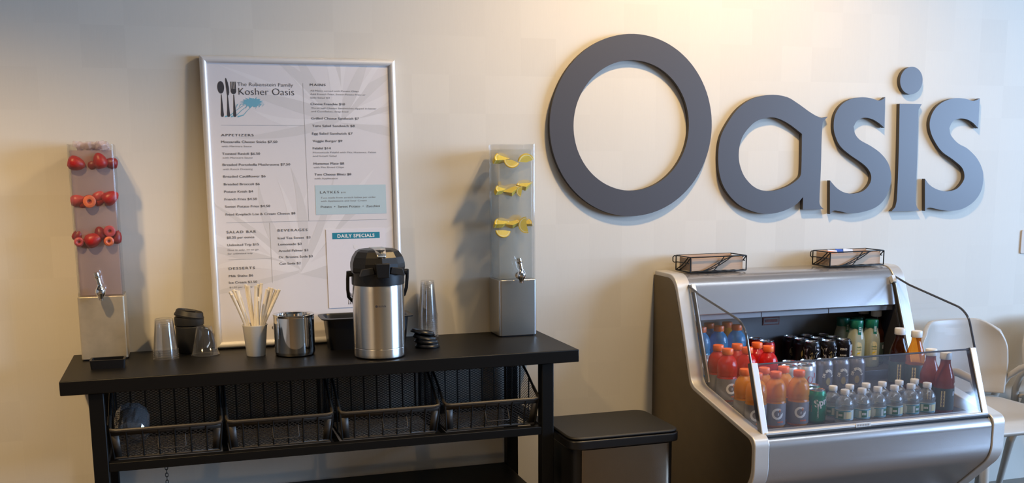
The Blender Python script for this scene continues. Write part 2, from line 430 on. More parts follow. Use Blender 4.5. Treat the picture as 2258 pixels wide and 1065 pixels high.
def tag(o, label, cat, group=None):
    o['label'] = label; o['category'] = cat
    if group: o['group'] = group
    return o
def thing(name, loc, label, cat, group=None, rz=0.0):
    o = bpy.data.objects.new(name, None); o.empty_display_size = 0.05
    COL.objects.link(o); o.location = loc; o.rotation_euler = (0, 0, rz)
    return tag(o, label, cat, group)
def dup(root, loc, rz, label, group=None):
    r = root.copy(); COL.objects.link(r); r.location = loc; r.rotation_euler = (0, 0, rz); r['label'] = label
    if group: r['group'] = group
    for ch in list(root.children):
        c = ch.copy(); COL.objects.link(c); c.parent = r
        for g in list(ch.children):
            d = g.copy(); COL.objects.link(d); d.parent = c
    return r
def structure(o):
    o['kind'] = 'structure'; return o
def wrap(mb, vs2, fs, m, r, z, ang, flip=False):
    """lay a flat design round a cylinder of radius r; ang is the facing direction"""
    vs = []
    for x, y in vs2:
        a = ang + x / r
        vs.append((r * math.cos(a), r * math.sin(a), z + y))
    mb.add(vs, fs, m)
def centred(s, size, bold=0.0, spacing=1.0, sx=1.0, rot=0.0):
    vs, fs = text2d(s, size, bold, spacing)
    x0 = min(v[0] for v in vs); x1 = max(v[0] for v in vs); y0 = min(v[1] for v in vs); y1 = max(v[1] for v in vs)
    vs = [((x - (x0 + x1) / 2) * sx, y - (y0 + y1) / 2) for x, y in vs]
    if rot:
        c, q = math.cos(rot), math.sin(rot); vs = [(x * c - y * q, x * q + y * c) for x, y in vs]
    return vs, fs
def subdiv_poly(pts, n=8):
    out = []
    for i in range(len(pts)):
        a = pts[i]; b = pts[(i + 1) % len(pts)]
        for k in range(n): out.append((a[0] + (b[0] - a[0]) * k / n, a[1] + (b[1] - a[1]) * k / n))
    return out

# ------------------------------------------------------------------ the setting
structure(MB().box(-4.2, 7.2, 0, 0.12, -0.05, 3.15, M['wall']).build('wall_back'))
structure(MB().box(-4.2, 7.2, -7.8, 0.0, -0.05, 0.0, M['floor']).build('floor'))
structure(MB().box(-4.2, 7.2, -7.8, 0.12, 3.1, 3.2, M['ceiling']).build('ceiling'))
structure(MB().box(-4.3, -4.2, -7.8, 0.12, -0.05, 3.15, M['wall']).build('wall_left'))
mb = MB()
mb.box(7.0, 7.1, -7.8, 0.12, -0.05, 0.95, M['rear']); mb.box(7.0, 7.1, -7.8, 0.12, 2.72, 3.15, M['rear'])
mb.box(7.0, 7.1, -7.8, -5.65, 0.95, 2.72, M['rear']); mb.box(7.0, 7.1, -0.95, 0.12, 0.95, 2.72, M['rear'])
structure(mb.build('wall_right'))
mb = MB()
mb.box(-4.2, 7.2, -7.8, -7.7, -0.05, 3.15, M['rear'])
structure(mb.build('wall_rear'))
mb = MB()
for y in (-5.65, -4.1, -2.55, -1.0): mb.box(6.98, 7.05, y, y + 0.05, 0.95, 2.72, M['alu'])
structure(mb.build('window_1'))
for x, y, p, r, cone in DOWN:  # the added fill lamps get trims too
    o = MB().lathe([(0.052, 3.092), (0.075, 3.09), (0.08, 3.099)], M['lamp'], (x, y, 0), 24, False, False).build('trim_1')
    structure(o)
mb = MB()
for y in (-2.29, -1.92): mb.box(0.88, 4.32, y, y + 0.01, 3.085, 3.1, M['lamp'])
structure(mb.build('added_strip_trim'))  # housing of the added strip light
mb = MB()
mb.prism(rrect(3.603, 3.683, 1.060, 1.166, 0.008), -0.006, -0.0005, M['switch'], 'y')
o = mb.build('wall_plate', bevel=0.0015)
tag(o, 'small beige plate fixed to the wall at the right edge, below the last letter', 'wall plate')

# ------------------------------------------------------------------ the wall letters
def letter(name, outlines, label, parent=None, holes=()):
    c = bpy.data.curves.new(name, 'CURVE'); c.dimensions = '2D'; c.fill_mode = 'BOTH'; c.extrude = 0.0105
    for o in outlines:
        sp = c.splines.new('POLY'); sp.points.add(len(o) - 1); sp.use_cyclic_u = True
        for p, q in zip(sp.points, o): p.co = (q[0], q[1], 0, 1)
    vs, fs = curve_mesh(c); bpy.data.curves.remove(c)
    mb = MB()
    V3 = [(x, -0.0125 - z, y) for x, y, z in vs]
    for f in fs:
        pass
    front = [f for f in fs if all(V3[i][1] < -0.02 for i in f)]
    rest = [f for f in fs if not all(V3[i][1] < -0.02 for i in f)]
    k = mb._m(M['letter']); e = mb._m(M['letteredge'])
    mb.v = V3; mb.f = front + rest; mb.mi = [k] * len(front) + [e] * len(rest)
    o = mb.build(name, parent, angle=35)
    if label: tag(o, label, 'sign letter', 'letters of the wall sign')
    return o
def ell(cx, cz, rx, rz, n=96, tilt=0.0):
    out = []
    for k in range(n):
        a = 2 * PI * k / n
        x = rx * math.cos(a); z = rz * math.sin(a)
        out.append((cx + x * math.cos(tilt) - z * math.sin(tilt), cz + x * math.sin(tilt) + z * math.cos(tilt)))
    return out
letter('wall_letter', [ell(1.687, 1.6125, 0.340, 0.3445), ell(1.685, 1.6135, 0.242, 0.2465)], 'huge slate grey capital letter O, the first of the wall sign')
A_out = [(2.556, 1.655), (2.533, 1.628), (2.534, 1.443), (2.534, 1.311), (2.540, 1.293), (2.556, 1.279), (2.456, 1.279), (2.455, 1.331), (2.422, 1.3), (2.364, 1.275), (2.298, 1.265), (2.232, 1.274), (2.159, 1.304), (2.1, 1.359), (2.069, 1.421), (2.059, 1.496), (2.067, 1.57), (2.099, 1.631), (2.146, 1.687), (2.209, 1.724), (2.286, 1.739), (2.359, 1.732), (2.411, 1.708), (2.464, 1.677), (2.502, 1.658), (2.530, 1.651)]
A_in = [(2.438, 1.586), (2.441, 1.428), (2.425, 1.402), (2.374, 1.373), (2.302, 1.357), (2.236, 1.369), (2.184, 1.411), (2.157, 1.464), (2.151, 1.514), (2.161, 1.564), (2.185, 1.601), (2.226, 1.635), (2.283, 1.65), (2.326, 1.646), (2.378, 1.624)]
letter('wall_letter', [smooth_outline(A_out), smooth_outline(A_in)], 'slate grey lower-case letter a beside the huge O')
S1 = [(2.829, 1.737), (2.833, 1.612), (2.803, 1.632), (2.767, 1.648), (2.728, 1.652), (2.697, 1.639), (2.682, 1.616), (2.692, 1.585), (2.718, 1.561), (2.774, 1.535), (2.822, 1.506), (2.86, 1.467), (2.879, 1.417), (2.878, 1.375), (2.857, 1.322), (2.812, 1.283), (2.743, 1.263), (2.682, 1.26), (2.635, 1.269), (2.604, 1.272), (2.587, 1.258), (2.58, 1.397), (2.615, 1.365), (2.654, 1.346), (2.7, 1.341), (2.746, 1.353), (2.775, 1.382), (2.78, 1.412), (2.764, 1.441), (2.731, 1.467), (2.668, 1.503), (2.62, 1.539), (2.594, 1.583), (2.586, 1.622), (2.592, 1.666), (2.619, 1.704), (2.663, 1.727), (2.716, 1.735), (2.762, 1.731), (2.797, 1.723), (2.816, 1.727)]
letter('wall_letter', [smooth_outline(S1)], 'slate grey letter s between the a and the i of the wall sign')
root = thing('wall_letter', (2.957, 0, 1.264), 'slate grey letter i with its round dot, second letter from the right', 'sign letter', 'letters of the wall sign')
I = [(2.902, 1.711), (3.013, 1.711), (2.998, 1.687), (3.005, 1.505), (3.010, 1.306), (3.018, 1.280), (3.033, 1.264), (2.890, 1.264), (2.908, 1.281), (2.914, 1.314), (2.911, 1.506)]
sh = lambda pts: [(x - 2.957, z - 1.264) for x, z in pts]
letter('stem', [sh(smooth_outline(I, 30))], None, root)
letter('dot', [sh(ell(2.954, 1.806, 0.056, 0.056))], None, root)
S2 = [(3.309, 1.738), (3.311, 1.612), (3.278, 1.637), (3.24, 1.651), (3.203, 1.651), (3.174, 1.638), (3.16, 1.611), (3.172, 1.581), (3.211, 1.548), (3.262, 1.525), (3.315, 1.484), (3.347, 1.437), (3.356, 1.396), (3.348, 1.342), (3.314, 1.298), (3.258, 1.268), (3.201, 1.26), (3.143, 1.265), (3.093, 1.275), (3.073, 1.274), (3.061, 1.262), (3.051, 1.399), (3.078, 1.372), (3.12, 1.352), (3.169, 1.344), (3.218, 1.354), (3.249, 1.384), (3.255, 1.411), (3.24, 1.444), (3.192, 1.478), (3.132, 1.512), (3.093, 1.552), (3.065, 1.598), (3.059, 1.644), (3.079, 1.689), (3.117, 1.719), (3.172, 1.736), (3.229, 1.736), (3.27, 1.727), (3.291, 1.73)]
letter('wall_letter', [smooth_outline(S2)], 'slate grey letter s at the right end of the wall sign')

# ------------------------------------------------------------------ the black work table
TZ = 0.84
root = thing('work_table', (0.46, -0.25, 0), 'long black steel work table with wire baskets under its top', 'table')
ox, oy = -0.46, 0.25
def bxr(mb, x0, x1, y0, y1, z0, z1, m): return mb.box(x0 + ox, x1 + ox, y0 + oy, y1 + oy, z0, z1, m)
bxr(MB(), -0.37, 1.289, -0.488, -0.012, TZ - 0.044, TZ, M['blacktop']).build('tabletop', root, bevel=0.003)
for x0 in (-0.293, 1.156):
    for y0 in (-0.478, -0.072):
        bxr(MB(), x0, x0 + 0.044, y0, y0 + 0.044, 0.0, TZ - 0.044, M['black']).build('leg', root, bevel=0.003)
bxr(MB(), -0.249, 1.156, -0.476, -0.442, 0.546, 0.574, M['black']).build('front_rail', root, bevel=0.002)
bxr(MB(), -0.249, 1.156, -0.066, -0.036, 0.546, 0.574, M['black']).build('back_rail', root, bevel=0.002)
for x0 in (-0.288, 1.161):
    bxr(MB(), x0, x0 + 0.034, -0.434, -0.072, 0.546, 0.574, M['black']).build('side_rail', root, bevel=0.002)
for x0 in (0.092, 0.446, 0.808):
    bxr(MB(), x0, x0 + 0.018, -0.442, -0.066, 0.548, 0.572, M['black']).build('cross_bar', root, bevel=0.002)
bxr(MB(), -0.249, 1.156, -0.476, -0.030, 0.297, 0.325, M['black']).build('lower_shelf', root, bevel=0.003)

# ------------------------------------------------------------------ wire mesh baskets
def basket():
    w0, w1 = 0.0, 0.333
    t = thing('wire_basket', (0, 0, 0), '', 'basket', 'mesh baskets under the tabletop')
    yb, zt, zb = -0.082, 0.205, 0.004     # back; heights above the rail
    prof = [(-0.082, 0.205), (-0.16, 0.205), (-0.235, 0.198), (-0.29, 0.182), (-0.345, 0.158), (-0.40, 0.128), (-0.447, 0.106), (-0.462, 0.099)]
    fr = MB(); r = 0.0038
    for x in (w0, w1):
        fr.tube([(x, y, z) for y, z in prof], 0.0045, M['wire'])
        fr.tube([(x + (0.008 if x == w0 else -0.008), -0.44, zb), (x, -0.462, 0.099)], r, M['wire'])
        fr.tube([(x, yb, zb), (x, yb, zt)], r, M['wire'])
        fr.tube([(x + (0.008 if x == w0 else -0.008), -0.44, zb), (x, yb, zb)], r, M['wire'])
        s = 1 if x == w0 else -1
        for yy, zz in ((-0.16, 0.205), (-0.26, 0.192), (-0.36, 0.15)):
            fr.tube([(x + s * 0.004, yy, zb), (x + s * 0.002, yy, zz)], 0.0026, M['wire'])
    fr.tube([(w0, yb, zt), (w1, yb, zt)], 0.0045, M['wire']); fr.tube([(w0, yb, zb), (w1, yb, zb)], r, M['wire'])
    fr.tube([(0.008, -0.44, zb), (0.325, -0.44, zb)], r, M['darkrim'])
    for k in range(1, 7):
        x = w1 * k / 7
        fr.tube([(x, yb + 0.003, zb), (x, yb + 0.003, zt)], 0.0032, M['wire'])
        fr.tube([(x, -0.4405, zb), (x, -0.464, 0.097)], 0.0028, M['wire'])
    fr.build('wire_frame', t)
    # rolled front rim and its corner plates
    rm = MB()
    rm.tube([(w0, -0.40, 0.128), (w0, -0.45, 0.104), (w0 + 0.004, -0.463, 0.099), (w0 + 0.02, -0.466, 0.097), (w1 - 0.02, -0.466, 0.097), (w1 - 0.004, -0.463, 0.099), (w1, -0.45, 0.104), (w1, -0.40, 0.128)], 0.0052, M['darkrim'])
    def fp(u, v): return (0.008 * (1 - v) + u * (w1 - 0.016 * (1 - v)), -0.4405 - 0.0235 * v, zb + 0.093 * v)
    def strip(u0, u1, v0, v1): rm.add([fp(u0, v0), fp(u1, v0), fp(u1, v1), fp(u0, v1)], [(0, 1, 2, 3)], M['darkrim'])
    strip(0, 1, 0.82, 1.0); strip(0, 0.075, 0, 0.82); strip(0.925, 1, 0, 0.82); strip(0, 1, 0, 0.05)
    rm.build('front_rim', t, solid=0.0015)
    mb = MB(); mb.add([fp(0.05, 0.03), fp(0.95, 0.03), fp(0.95, 0.85), fp(0.05, 0.85)], [(0, 1, 2, 3)], M['meshm']); mb.build('front_mesh', t)
    mb = MB(); mb.add([(w0, yb, zb), (w1, yb, zb), (w1, yb, zt), (w0, yb, zt)], [(0, 1, 2, 3)], M['meshm']); mb.build('back_mesh', t)
    mb = MB(); mb.add([(0.006, -0.44, zb), (w1 - 0.006, -0.44, zb), (w1, yb, zb), (w0, yb, zb)], [(0, 1, 2, 3)], M['meshm']); mb.build('bottom_mesh', t)
    for x in (w0, w1):
        xi = 0.007 if x == w0 else w1 - 0.007
        mb = MB()
        pts = [(x, y, z) for y, z in prof] + [(xi, -0.44, zb), (x, yb, zb)]
        mb.add(pts, [tuple(range(len(pts)))], M['meshm']); mb.build('side_mesh', t)
    h = MB()
    h.tube([fp(0.42, 0.72), (0.42 * w1, -0.474, 0.04), (0.425 * w1, -0.478, 0.034), (0.66 * w1, -0.478, 0.034), (0.665 * w1, -0.474, 0.04), fp(0.665, 0.72)], 0.0013, M['darkrim'], 6)
    h.build('handle', t)
    return t
bk = basket()
BL = ['black mesh basket at the left end under the table, holding wrapped lids', 'empty black mesh basket second from the left under the table',
      'empty black mesh basket third from the left under the table', 'empty black mesh basket at the right end under the table']
for k, x in enumerate((-0.242, 0.107, 0.464, 0.817)):
    if k == 0: bk.location = (x, 0, 0.5755); bk['label'] = BL[0]
    else: dup(bk, (x, 0, 0.5755), 0, BL[k])
# sleeve of lids in film, in the left basket
t = thing('lid_sleeve', (-0.180, -0.36, 0.618), 'stack of dark lids in clear crinkled film in the left basket', 'lid pack')
mb = MB()
tilt = Matrix.Rotation(math.radians(-58), 4, 'X')
for k in range(9):
    z = -0.03 + k * 0.0085
    mb.lathe([(0.043, z), (0.046, z + 0.002), (0.046, z + 0.0045), (0.040, z + 0.007)], M['bplastic'], (0, 0, 0.038), 24, mtx=tilt)
mb.build('lid_stack', t)
mb = MB(); rr = random.Random(3)
pr = [(0.012, -0.052), (0.040, -0.044), (0.051, -0.03), (0.053, 0.0), (0.053, 0.04), (0.048, 0.062), (0.03, 0.076), (0.012, 0.083)]
mb.lathe(pr, M['wrap'], (0, 0, 0.038), 28, mtx=tilt)
mb.v = [(x + rr.uniform(-.002, .002), y + rr.uniform(-.002, .002), z + rr.uniform(-.002, .002)) for x, y, z in mb.v]
mb.build('film', t, flatshade=True)
# chain
mb = MB()
for k in range(9):
    z = 0.541 - k * 0.0115; pts = []
    for a in range(12):
        q = 2 * PI * a / 12
        d = 0.0042 * math.cos(q); h = 0.0072 * math.sin(q)
        pts.append((-0.083 + (d if k % 2 == 0 else 0), -0.462 + (d if k % 2 else 0), z + h))
    mb.tube(pts, 0.0013, M['black'], 6, closed=True)
o = mb.build('hanging_chain'); tag(o, 'short thin dark chain hanging below the left basket', 'chain')

# ------------------------------------------------------------------ the drink dispensers
def dispenser(cx, yf, label, base_mat, liq):
    t = thing('drink_dispenser', (cx, yf + 0.07, TZ), label, 'drink dispenser', 'tall drink dispensers on the table')
    mb = MB(); h = 0.073
    mb.prism(rrect(-h, h, -0.070, 0.068, 0.011), 0.004, 0.211, base_mat, 'z'); mb.build('base', t, bevel=0.0015)
    mb = MB(); mb.prism(rrect(-h + 0.004, h - 0.004, -0.067, 0.065, 0.010), 0.0, 0.004, M['bplastic'], 'z'); mb.build('foot', t)
    mb = MB(); q = 0.0695
    o_ = rrect(-q, q, -0.0665, 0.0645, 0.006, 3); i_ = rrect(-q + 0.004, q - 0.004, -0.0625, 0.0605, 0.003, 3)
    n = len(o_); z0, z1 = 0.212, 0.703
    vs = [(x, y, z0) for x, y in o_] + [(x, y, z1) for x, y in o_] + [(x, y, z1) for x, y in i_] + [(x, y, z0) for x, y in i_]
    fs = []
    for a, b in ((0, 1), (1, 2), (2, 3), (3, 0)):
        for k in range(n): fs.append((a * n + k, a * n + (k + 1) % n, b * n + (k + 1) % n, b * n + k))
    mb.add(vs, fs, M['acrylic']); mb.build('tank', t)
    mb = MB(); mb.prism(rrect(-q + 0.005, q - 0.005, -0.0400, 0.0595, 0.003, 3), 0.2135, 0.684, liq, 'z'); mb.build('drink', t)
    tp = MB()
    X = Matrix.Rotation(PI / 2, 4, 'X')
    tp.lathe([(0.013, 0), (0.013, 0.006), (0.008, 0.008), (0.008, 0.03)], M['chrome'], (0.002, -0.0665, 0.228), 20, mtx=X)
    prof = [(0.003, -0.030), (0.008, -0.028), (0.009, -0.018), (0.0150, -0.010), (0.0175, 0.0), (0.0150, 0.010), (0.009, 0.017), (0.0085, 0.022)]
    tp.lathe(prof, M['chrome'], (0.002, -0.103, 0.232), 24)
    tb = tp.build('tap', t)
    hd = MB(); R = Matrix.Rotation(math.radians(-12), 4, 'Y')
    hd.lathe([(0.0075, 0.0), (0.0075, 0.026), (0.011, 0.028), (0.012, 0.032), (0.0085, 0.034), (0.0085, 0.044), (0.006, 0.046)], M['chrome'], (0.002, -0.103, 0.250), 20, mtx=R)
    hd.build('tap_handle', tb)
    return t
dispenser(-0.260, -0.147, 'tall square drink dispenser of pink water with strawberries, left end of the table', M['warmlit'], M['pinkwater'])
dispenser(1.177, -0.153, 'tall square drink dispenser of clear water with lemon, right end of the table', M['steel'], M['lemonwater'])
# drip tray
mb = MB()
o_ = rrect(-0.053, 0.053, -0.033, 0.033, 0.006); i_ = rrect(-0.047, 0.047, -0.027, 0.027, 0.004); n = len(o_)
vs = [(x * .95, y * .95, 0) for x, y in o_] + [(x, y, 0.028) for x, y in o_] + [(x, y, 0.028) for x, y in i_] + [(x, y, 0.005) for x, y in i_]
fs = [tuple(range(n)), tuple(range(4 * n - 1, 3 * n - 1, -1))]
for a in range(3):
    for k in range(n): fs.append((a * n + k, a * n + (k + 1) % n, (a + 1) * n + (k + 1) % n, (a + 1) * n + k))
mb.add(vs, fs, M['bplastic'])
o = mb.build('drip_tray'); o.location = (-0.243, -0.283, TZ); tag(o, 'small black drip tray before the strawberry dispenser', 'tray')
# crushed ice
mb = MB(); rr = random.Random(5)
for k in range(46):
    s_ = rr.uniform(0.006, 0.011); R = Euler((rr.uniform(0, 3), rr.uniform(0, 3), rr.uniform(0, 3))).to_matrix()
    c = Vector((-0.26 + rr.uniform(-0.048, 0.048), -0.078 + rr.uniform(-0.045, 0.045), 1.528 + rr.uniform(-0.003, 0.016)))
    vs = [R @ Vector((x, y, z)) * s_ + c for x in (-1, 1) for y in (-1, 1) for z in (-.8, .8)]
    mb.add(vs, [(0, 1, 3, 2), (4, 6, 7, 5), (0, 4, 5, 1), (2, 3, 7, 6), (0, 2, 6, 4), (1, 5, 7, 3)], M['ice'])
o = mb.build('crushed_ice', bevel=0.002); tag(o, 'crushed ice floating at the top of the strawberry dispenser', 'ice'); o['kind'] = 'stuff'
# strawberries
def berry(x, y, z, L, R, d, m, label, layer, seed):
    rr = random.Random(seed); mb = MB()
    L *= 1.28; R *= 1.22
    prof = [(0.12, -0.5), (0.62, -0.47), (0.95, -0.32), (1.0, -0.12), (0.88, 0.12), (0.62, 0.34), (0.30, 0.47), (0.06, 0.51)]
    q = Vector(d).to_track_quat('Z', 'Y').to_matrix().to_4x4()
    mb.lathe([(r * R, h * L) for r, h in prof], m, (0, 0, 0), 20, mtx=q)
    o = mb.build('strawberry', angle=80); o.location = (x, y, z)
    tag(o, label, 'strawberry', layer)
def berry_cut(x, y, z, R, m_out, m_in, label, layer):
    R *= 1.15
    t = thing('strawberry', (x, y, z), label, 'strawberry', layer)
    X = Matrix.Rotation(PI / 2, 4, 'X') @ Matrix.Rotation(math.radians(12), 4, 'Y')
    mb = MB(); mb.lathe([(R * .55, -0.014), (R * .9, -0.006), (R, 0.002), (R * .93, 0.008)], m_out, (0, 0, 0), 26, mtx=X, cap1=False); mb.build('skin', t)
    mb = MB(); mb.lathe([(R * .93, 0.008), (R * .62, 0.0105), (R * .34, 0.009)], m_in, (0, 0, 0), 26, mtx=X, cap0=False, cap1=False); mb.build('cut_face', t)
    mb = MB(); mb.lathe([(R * .34, 0.009), (R * .2, 0.004), (R * .05, 0.003)], M['berrycore'], (0, 0, 0), 20, mtx=X, cap0=False); mb.build('core', t)
g1, g2, g3 = 'strawberries in the top layer', 'strawberries in the middle layer', 'strawberries in the bottom layer'
yb_ = -0.1215
berry(-0.306, yb_, 1.482, 0.042, 0.0195, (0.9, 0, -0.25), M['berry'], 'whole bright strawberry at the left of the top strawberry layer', g1, 1)
berry(-0.270, -0.095, 1.487, 0.034, 0.016, (0.4, 0, 0.6), M['berrypink'], 'pale blurred strawberry set back in the top strawberry layer', g1, 2)
berry(-0.235, yb_, 1.491, 0.040, 0.0185, (-0.25, -0.1, 0.9), M['berry'], 'pointed strawberry tip up, in the top strawberry layer', g1, 3)
berry(-0.203, -0.112, 1.483, 0.034, 0.0155, (-0.8, 0, 0.15), M['berrydark'], 'dark strawberry at the right corner of the top strawberry layer', g1, 4)
berry(-0.308, -0.110, 1.364, 0.040, 0.0165, (1, 0, 0.1), M['berrypink'], 'blurred strawberry at the left of the middle strawberry layer', g2, 5)
berry_cut(-0.276, -0.129, 1.361, 0.0185, M['berry'], M['berrycut'], 'cut strawberry with orange ring face, in the middle strawberry layer', g2)
berry(-0.245, -0.108, 1.378, 0.034, 0.0155, (0.6, 0, 0.5), M['berrypink'], 'pale strawberry right of the cut ring, middle strawberry layer', g2, 6)
berry(-0.210, yb_, 1.372, 0.042, 0.0185, (0.8, 0, 0.5), M['berry'], 'big red strawberry at the right of the middle strawberry layer', g2, 7)
berry(-0.222, -0.088, 1.350, 0.030, 0.015, (0.5, 0, -0.8), M['berrydark'], 'dark strawberry hanging lowest in the middle strawberry layer', g2, 8)
berry_cut(-0.316, -0.128, 1.231, 0.0135, M['berrypink'], M['berrypink'], 'small pink cut strawberry at the left of the bottom strawberry layer', g3)
berry(-0.304, -0.095, 1.250, 0.036, 0.017, (0.8, 0, 0.2), M['berrypink'], 'blurred strawberry above the pink cut one, bottom strawberry layer', g3, 9)
berry(-0.271, yb_, 1.236, 0.044, 0.0195, (0.9, 0, 0.35), M['berry'], 'largest strawberry, in the middle of the bottom strawberry layer', g3, 10)
berry(-0.250, -0.114, 1.256, 0.036, 0.0165, (-0.2, 0, 0.9), M['berrydark'], 'dark upright strawberry beside the largest in the bottom strawberry layer', g3, 11)
berry_cut(-0.221, -0.126, 1.263, 0.0165, M['berrypink'], M['berrypink'], 'pink cut strawberry, upper of two rings in the bottom strawberry layer', g3)
berry_cut(-0.225, -0.130, 1.231, 0.0145, M['berry'], M['berrycut'], 'orange cut strawberry, lower of two rings in the bottom strawberry layer', g3)
berry(-0.201, -0.110, 1.243, 0.036, 0.0145, (0.2, 0, 0.9), M['berrydark'], 'dark strawberry at the right corner of the bottom strawberry layer', g3, 12)
for k, (x, z, d, mm, lab, g) in enumerate([
    (-0.254, 1.478, (1, 0, 0.3), 'berrydark', 'dark strawberry low between the pale and pointed ones, top strawberry layer', g1),
    (-0.292, 1.352, (1, 0, -0.2), 'berry', 'red strawberry below the blurred one, left of the middle strawberry layer', g2),
    (-0.243, 1.360, (1, 0, 0.3), 'berry', 'red strawberry low behind the cut ring, middle strawberry layer', g2),
    (-0.318, 1.252, (0.5, 0, 1), 'berrydark', 'dark strawberry at the left corner of the bottom strawberry layer', g3),
    (-0.296, 1.222, (1, 0, -0.5), 'berrydark', 'dark strawberry hanging lowest in the bottom strawberry layer', g3)]):
    berry(x, -0.106, z, 0.033, 0.0145, d, M[mm], lab, g, 30 + k)
# lemons
def lemon(x, y, z, R, th, a0, a1, rot, label, layer):
    """a slice of lemon: sector a0..a1 of a disc, rind outside, pith ring, flesh"""
    t = thing('lemon_slice', (x, y, z), label, 'lemon slice', layer); t.rotation_euler = rot
    n = 18; R *= 1.22; th *= 1.3
    ang = [math.radians(a0 + (a1 - a0) * k / n) for k in range(n + 1)]
    def ring(r0, r1, mname, pname, th_):
        mb = MB(); vs = []; fs = []
        for a in ang:
            for r in (r0, r1):
                for s in (-1, 1): vs.append((r * math.cos(a), s * th_ / 2, r * math.sin(a)))
        for k in range(n):
            b = k * 4; c = b + 4
            fs += [(b, c, c + 2, b + 2), (b + 1, b + 3, c + 3, c + 1), (b + 2, c + 2, c + 3, b + 3), (b, b + 1, c + 1, c)]
        fs += [(0, 2, 3, 1), (n * 4, n * 4 + 1, n * 4 + 3, n * 4 + 2)]
        mb.add(vs, fs, M[mname]); mb.build(pname, t, angle=50)
    ring(R * 0.90, R, 'rind', 'rind', th); ring(R * 0.80, R * 0.90, 'pith', 'pith', th * 0.98); ring(0.0006, R * 0.80, 'flesh', 'flesh', th * 0.94)
lg = ['lemons in the top layer', 'lemons in the middle layer', 'lemons in the bottom layer']
def E(x, y, z): return (math.radians(x), math.radians(y), math.radians(z))
LE = [(1.125, -0.115, 1.480, .027, .016, 5, 175, E(-40, -4, 20), 'thick lemon wedge, rind forward, at the left of the top lemon layer', 0),
      (1.161, -0.122, 1.486, .024, .005, 195, 350, E(-20, 15, -15), 'thin lemon crescent curving downward in the top lemon layer', 0),
      (1.214, -0.124, 1.478, .026, .006, 20, 175, E(10, 0, 5), 'thin lemon half slice arching upward, right of the top lemon layer', 0),
      (1.132, -0.060, 1.487, .020, .010, 0, 180, E(-30, 0, 70), 'small lemon piece by the left wall of the top lemon layer', 0),
      (1.136, -0.060, 1.380, .024, .008, 0, 180, E(0, 25, 75), 'lemon half slice against the left wall of the middle lemon layer', 1),
      (1.126, -0.115, 1.371, .024, .014, 10, 175, E(-50, -10, 30), 'lemon wedge second from the left in the middle lemon layer', 1),
      (1.162, -0.118, 1.362, .034, .016, 30, 150, E(-42, -14, -8), 'big bright lemon wedge in the centre of the middle lemon layer', 1),
      (1.216, -0.117, 1.382, .030, .016, 30, 150, E(-48, -8, 5), 'long lemon wedge at the right of the middle lemon layer', 1),
      (1.200, -0.116, 1.373, .016, .004, 90, 270, E(0, 10, -10), 'pale small lemon crescent under the long wedge, middle lemon layer', 1),
      (1.136, -0.055, 1.240, .024, .010, 0, 180, E(0, 20, 75), 'lemon half slice against the left wall of the bottom lemon layer', 2),
      (1.126, -0.116, 1.249, .027, .015, 10, 170, E(-48, -6, 15), 'lemon wedge at the left of the bottom lemon layer', 2),
      (1.128, -0.112, 1.232, .023, .006, 180, 350, E(-25, 0, 0), 'pale lemon slice sagging below the left wedge, bottom lemon layer', 2),
      (1.164, -0.118, 1.245, .028, .015, 20, 160, E(-48, -6, -6), 'lemon wedge in the centre of the bottom lemon layer', 2),
      (1.182, -0.100, 1.262, .022, .010, 10, 170, E(-40, -25, 0), 'lemon piece riding highest in the bottom lemon layer', 2),
      (1.216, -0.124, 1.251, .025, .005, 105, 295, E(0, 12, -12), 'thin pale lemon crescent standing upright in the bottom lemon layer', 2),
      (1.214, -0.110, 1.250, .022, .012, 0, 180, E(-40, 0, -25), 'lemon wedge at the right corner of the bottom lemon layer', 2)]
for x, y, z, R, th, a0, a1, rot, lab, k in LE: lemon(x, y - 0.014 if y < -0.09 else y, z, R, th, a0, a1, rot, lab, lg[k])

# ------------------------------------------------------------------ cups and small things on the table
def cup_profile(rb, rt, h, rim):
    """an upside-down clear cup: wide rim below"""
    return [(rb, 0.0), (rb + rim, 0.0012), (rb + rim, 0.0042), (rb, 0.0055), (rt + (rb - rt) * 0.18, h * 0.80), (rt + (rb - rt) * 0.16, h * 0.83), (rt, h - 0.002), (rt - 0.002, h), (rt * 0.5, h - 0.003)]
def cup_stack(x, y, n, rb, rt, h, step, labels, group):
    t = None
    for k in range(n):
        if t is None:
            t = MB().lathe(cup_profile(rb, rt, h, 0.0030), M['cupplastic'], (0, 0, 0), 40, False, True).build('plastic_cup', angle=60)
            t.location = (x, y, TZ); tag(t, labels[k], 'cup', group)
        else:
            c = t.copy(); COL.objects.link(c); c.location = (x, y, TZ + k * step); c['label'] = labels[k]
ordn = ['bottom', 'second from the bottom', 'third from the bottom', 'fourth from the bottom', 'fifth from the bottom', 'sixth from the bottom',
        'sixth from the top', 'fifth from the top', 'fourth from the top', 'third from the top', 'second from the top', 'topmost']
cup_stack(-0.068, -0.192, 5, 0.0385, 0.0285, 0.106, 0.0075, ['upside-down clear cup, %s of the short stack left of the black tumbler' % q for q in ('bottom', 'second from the bottom', 'middle one', 'second from the top', 'topmost')], 'stacked cups left of the tumbler')
cup_stack(0.058, -0.163, 1, 0.0445, 0.0255, 0.099, 0, ['single wide clear cup upside down in front of the black tumbler'], None)
cup_stack(0.858, -0.052, 12, 0.0345, 0.0245, 0.128, 0.0076, ['upside-down clear cup, %s of the tall stack right of the air pot' % q for q in ordn], 'tall stack of cups')
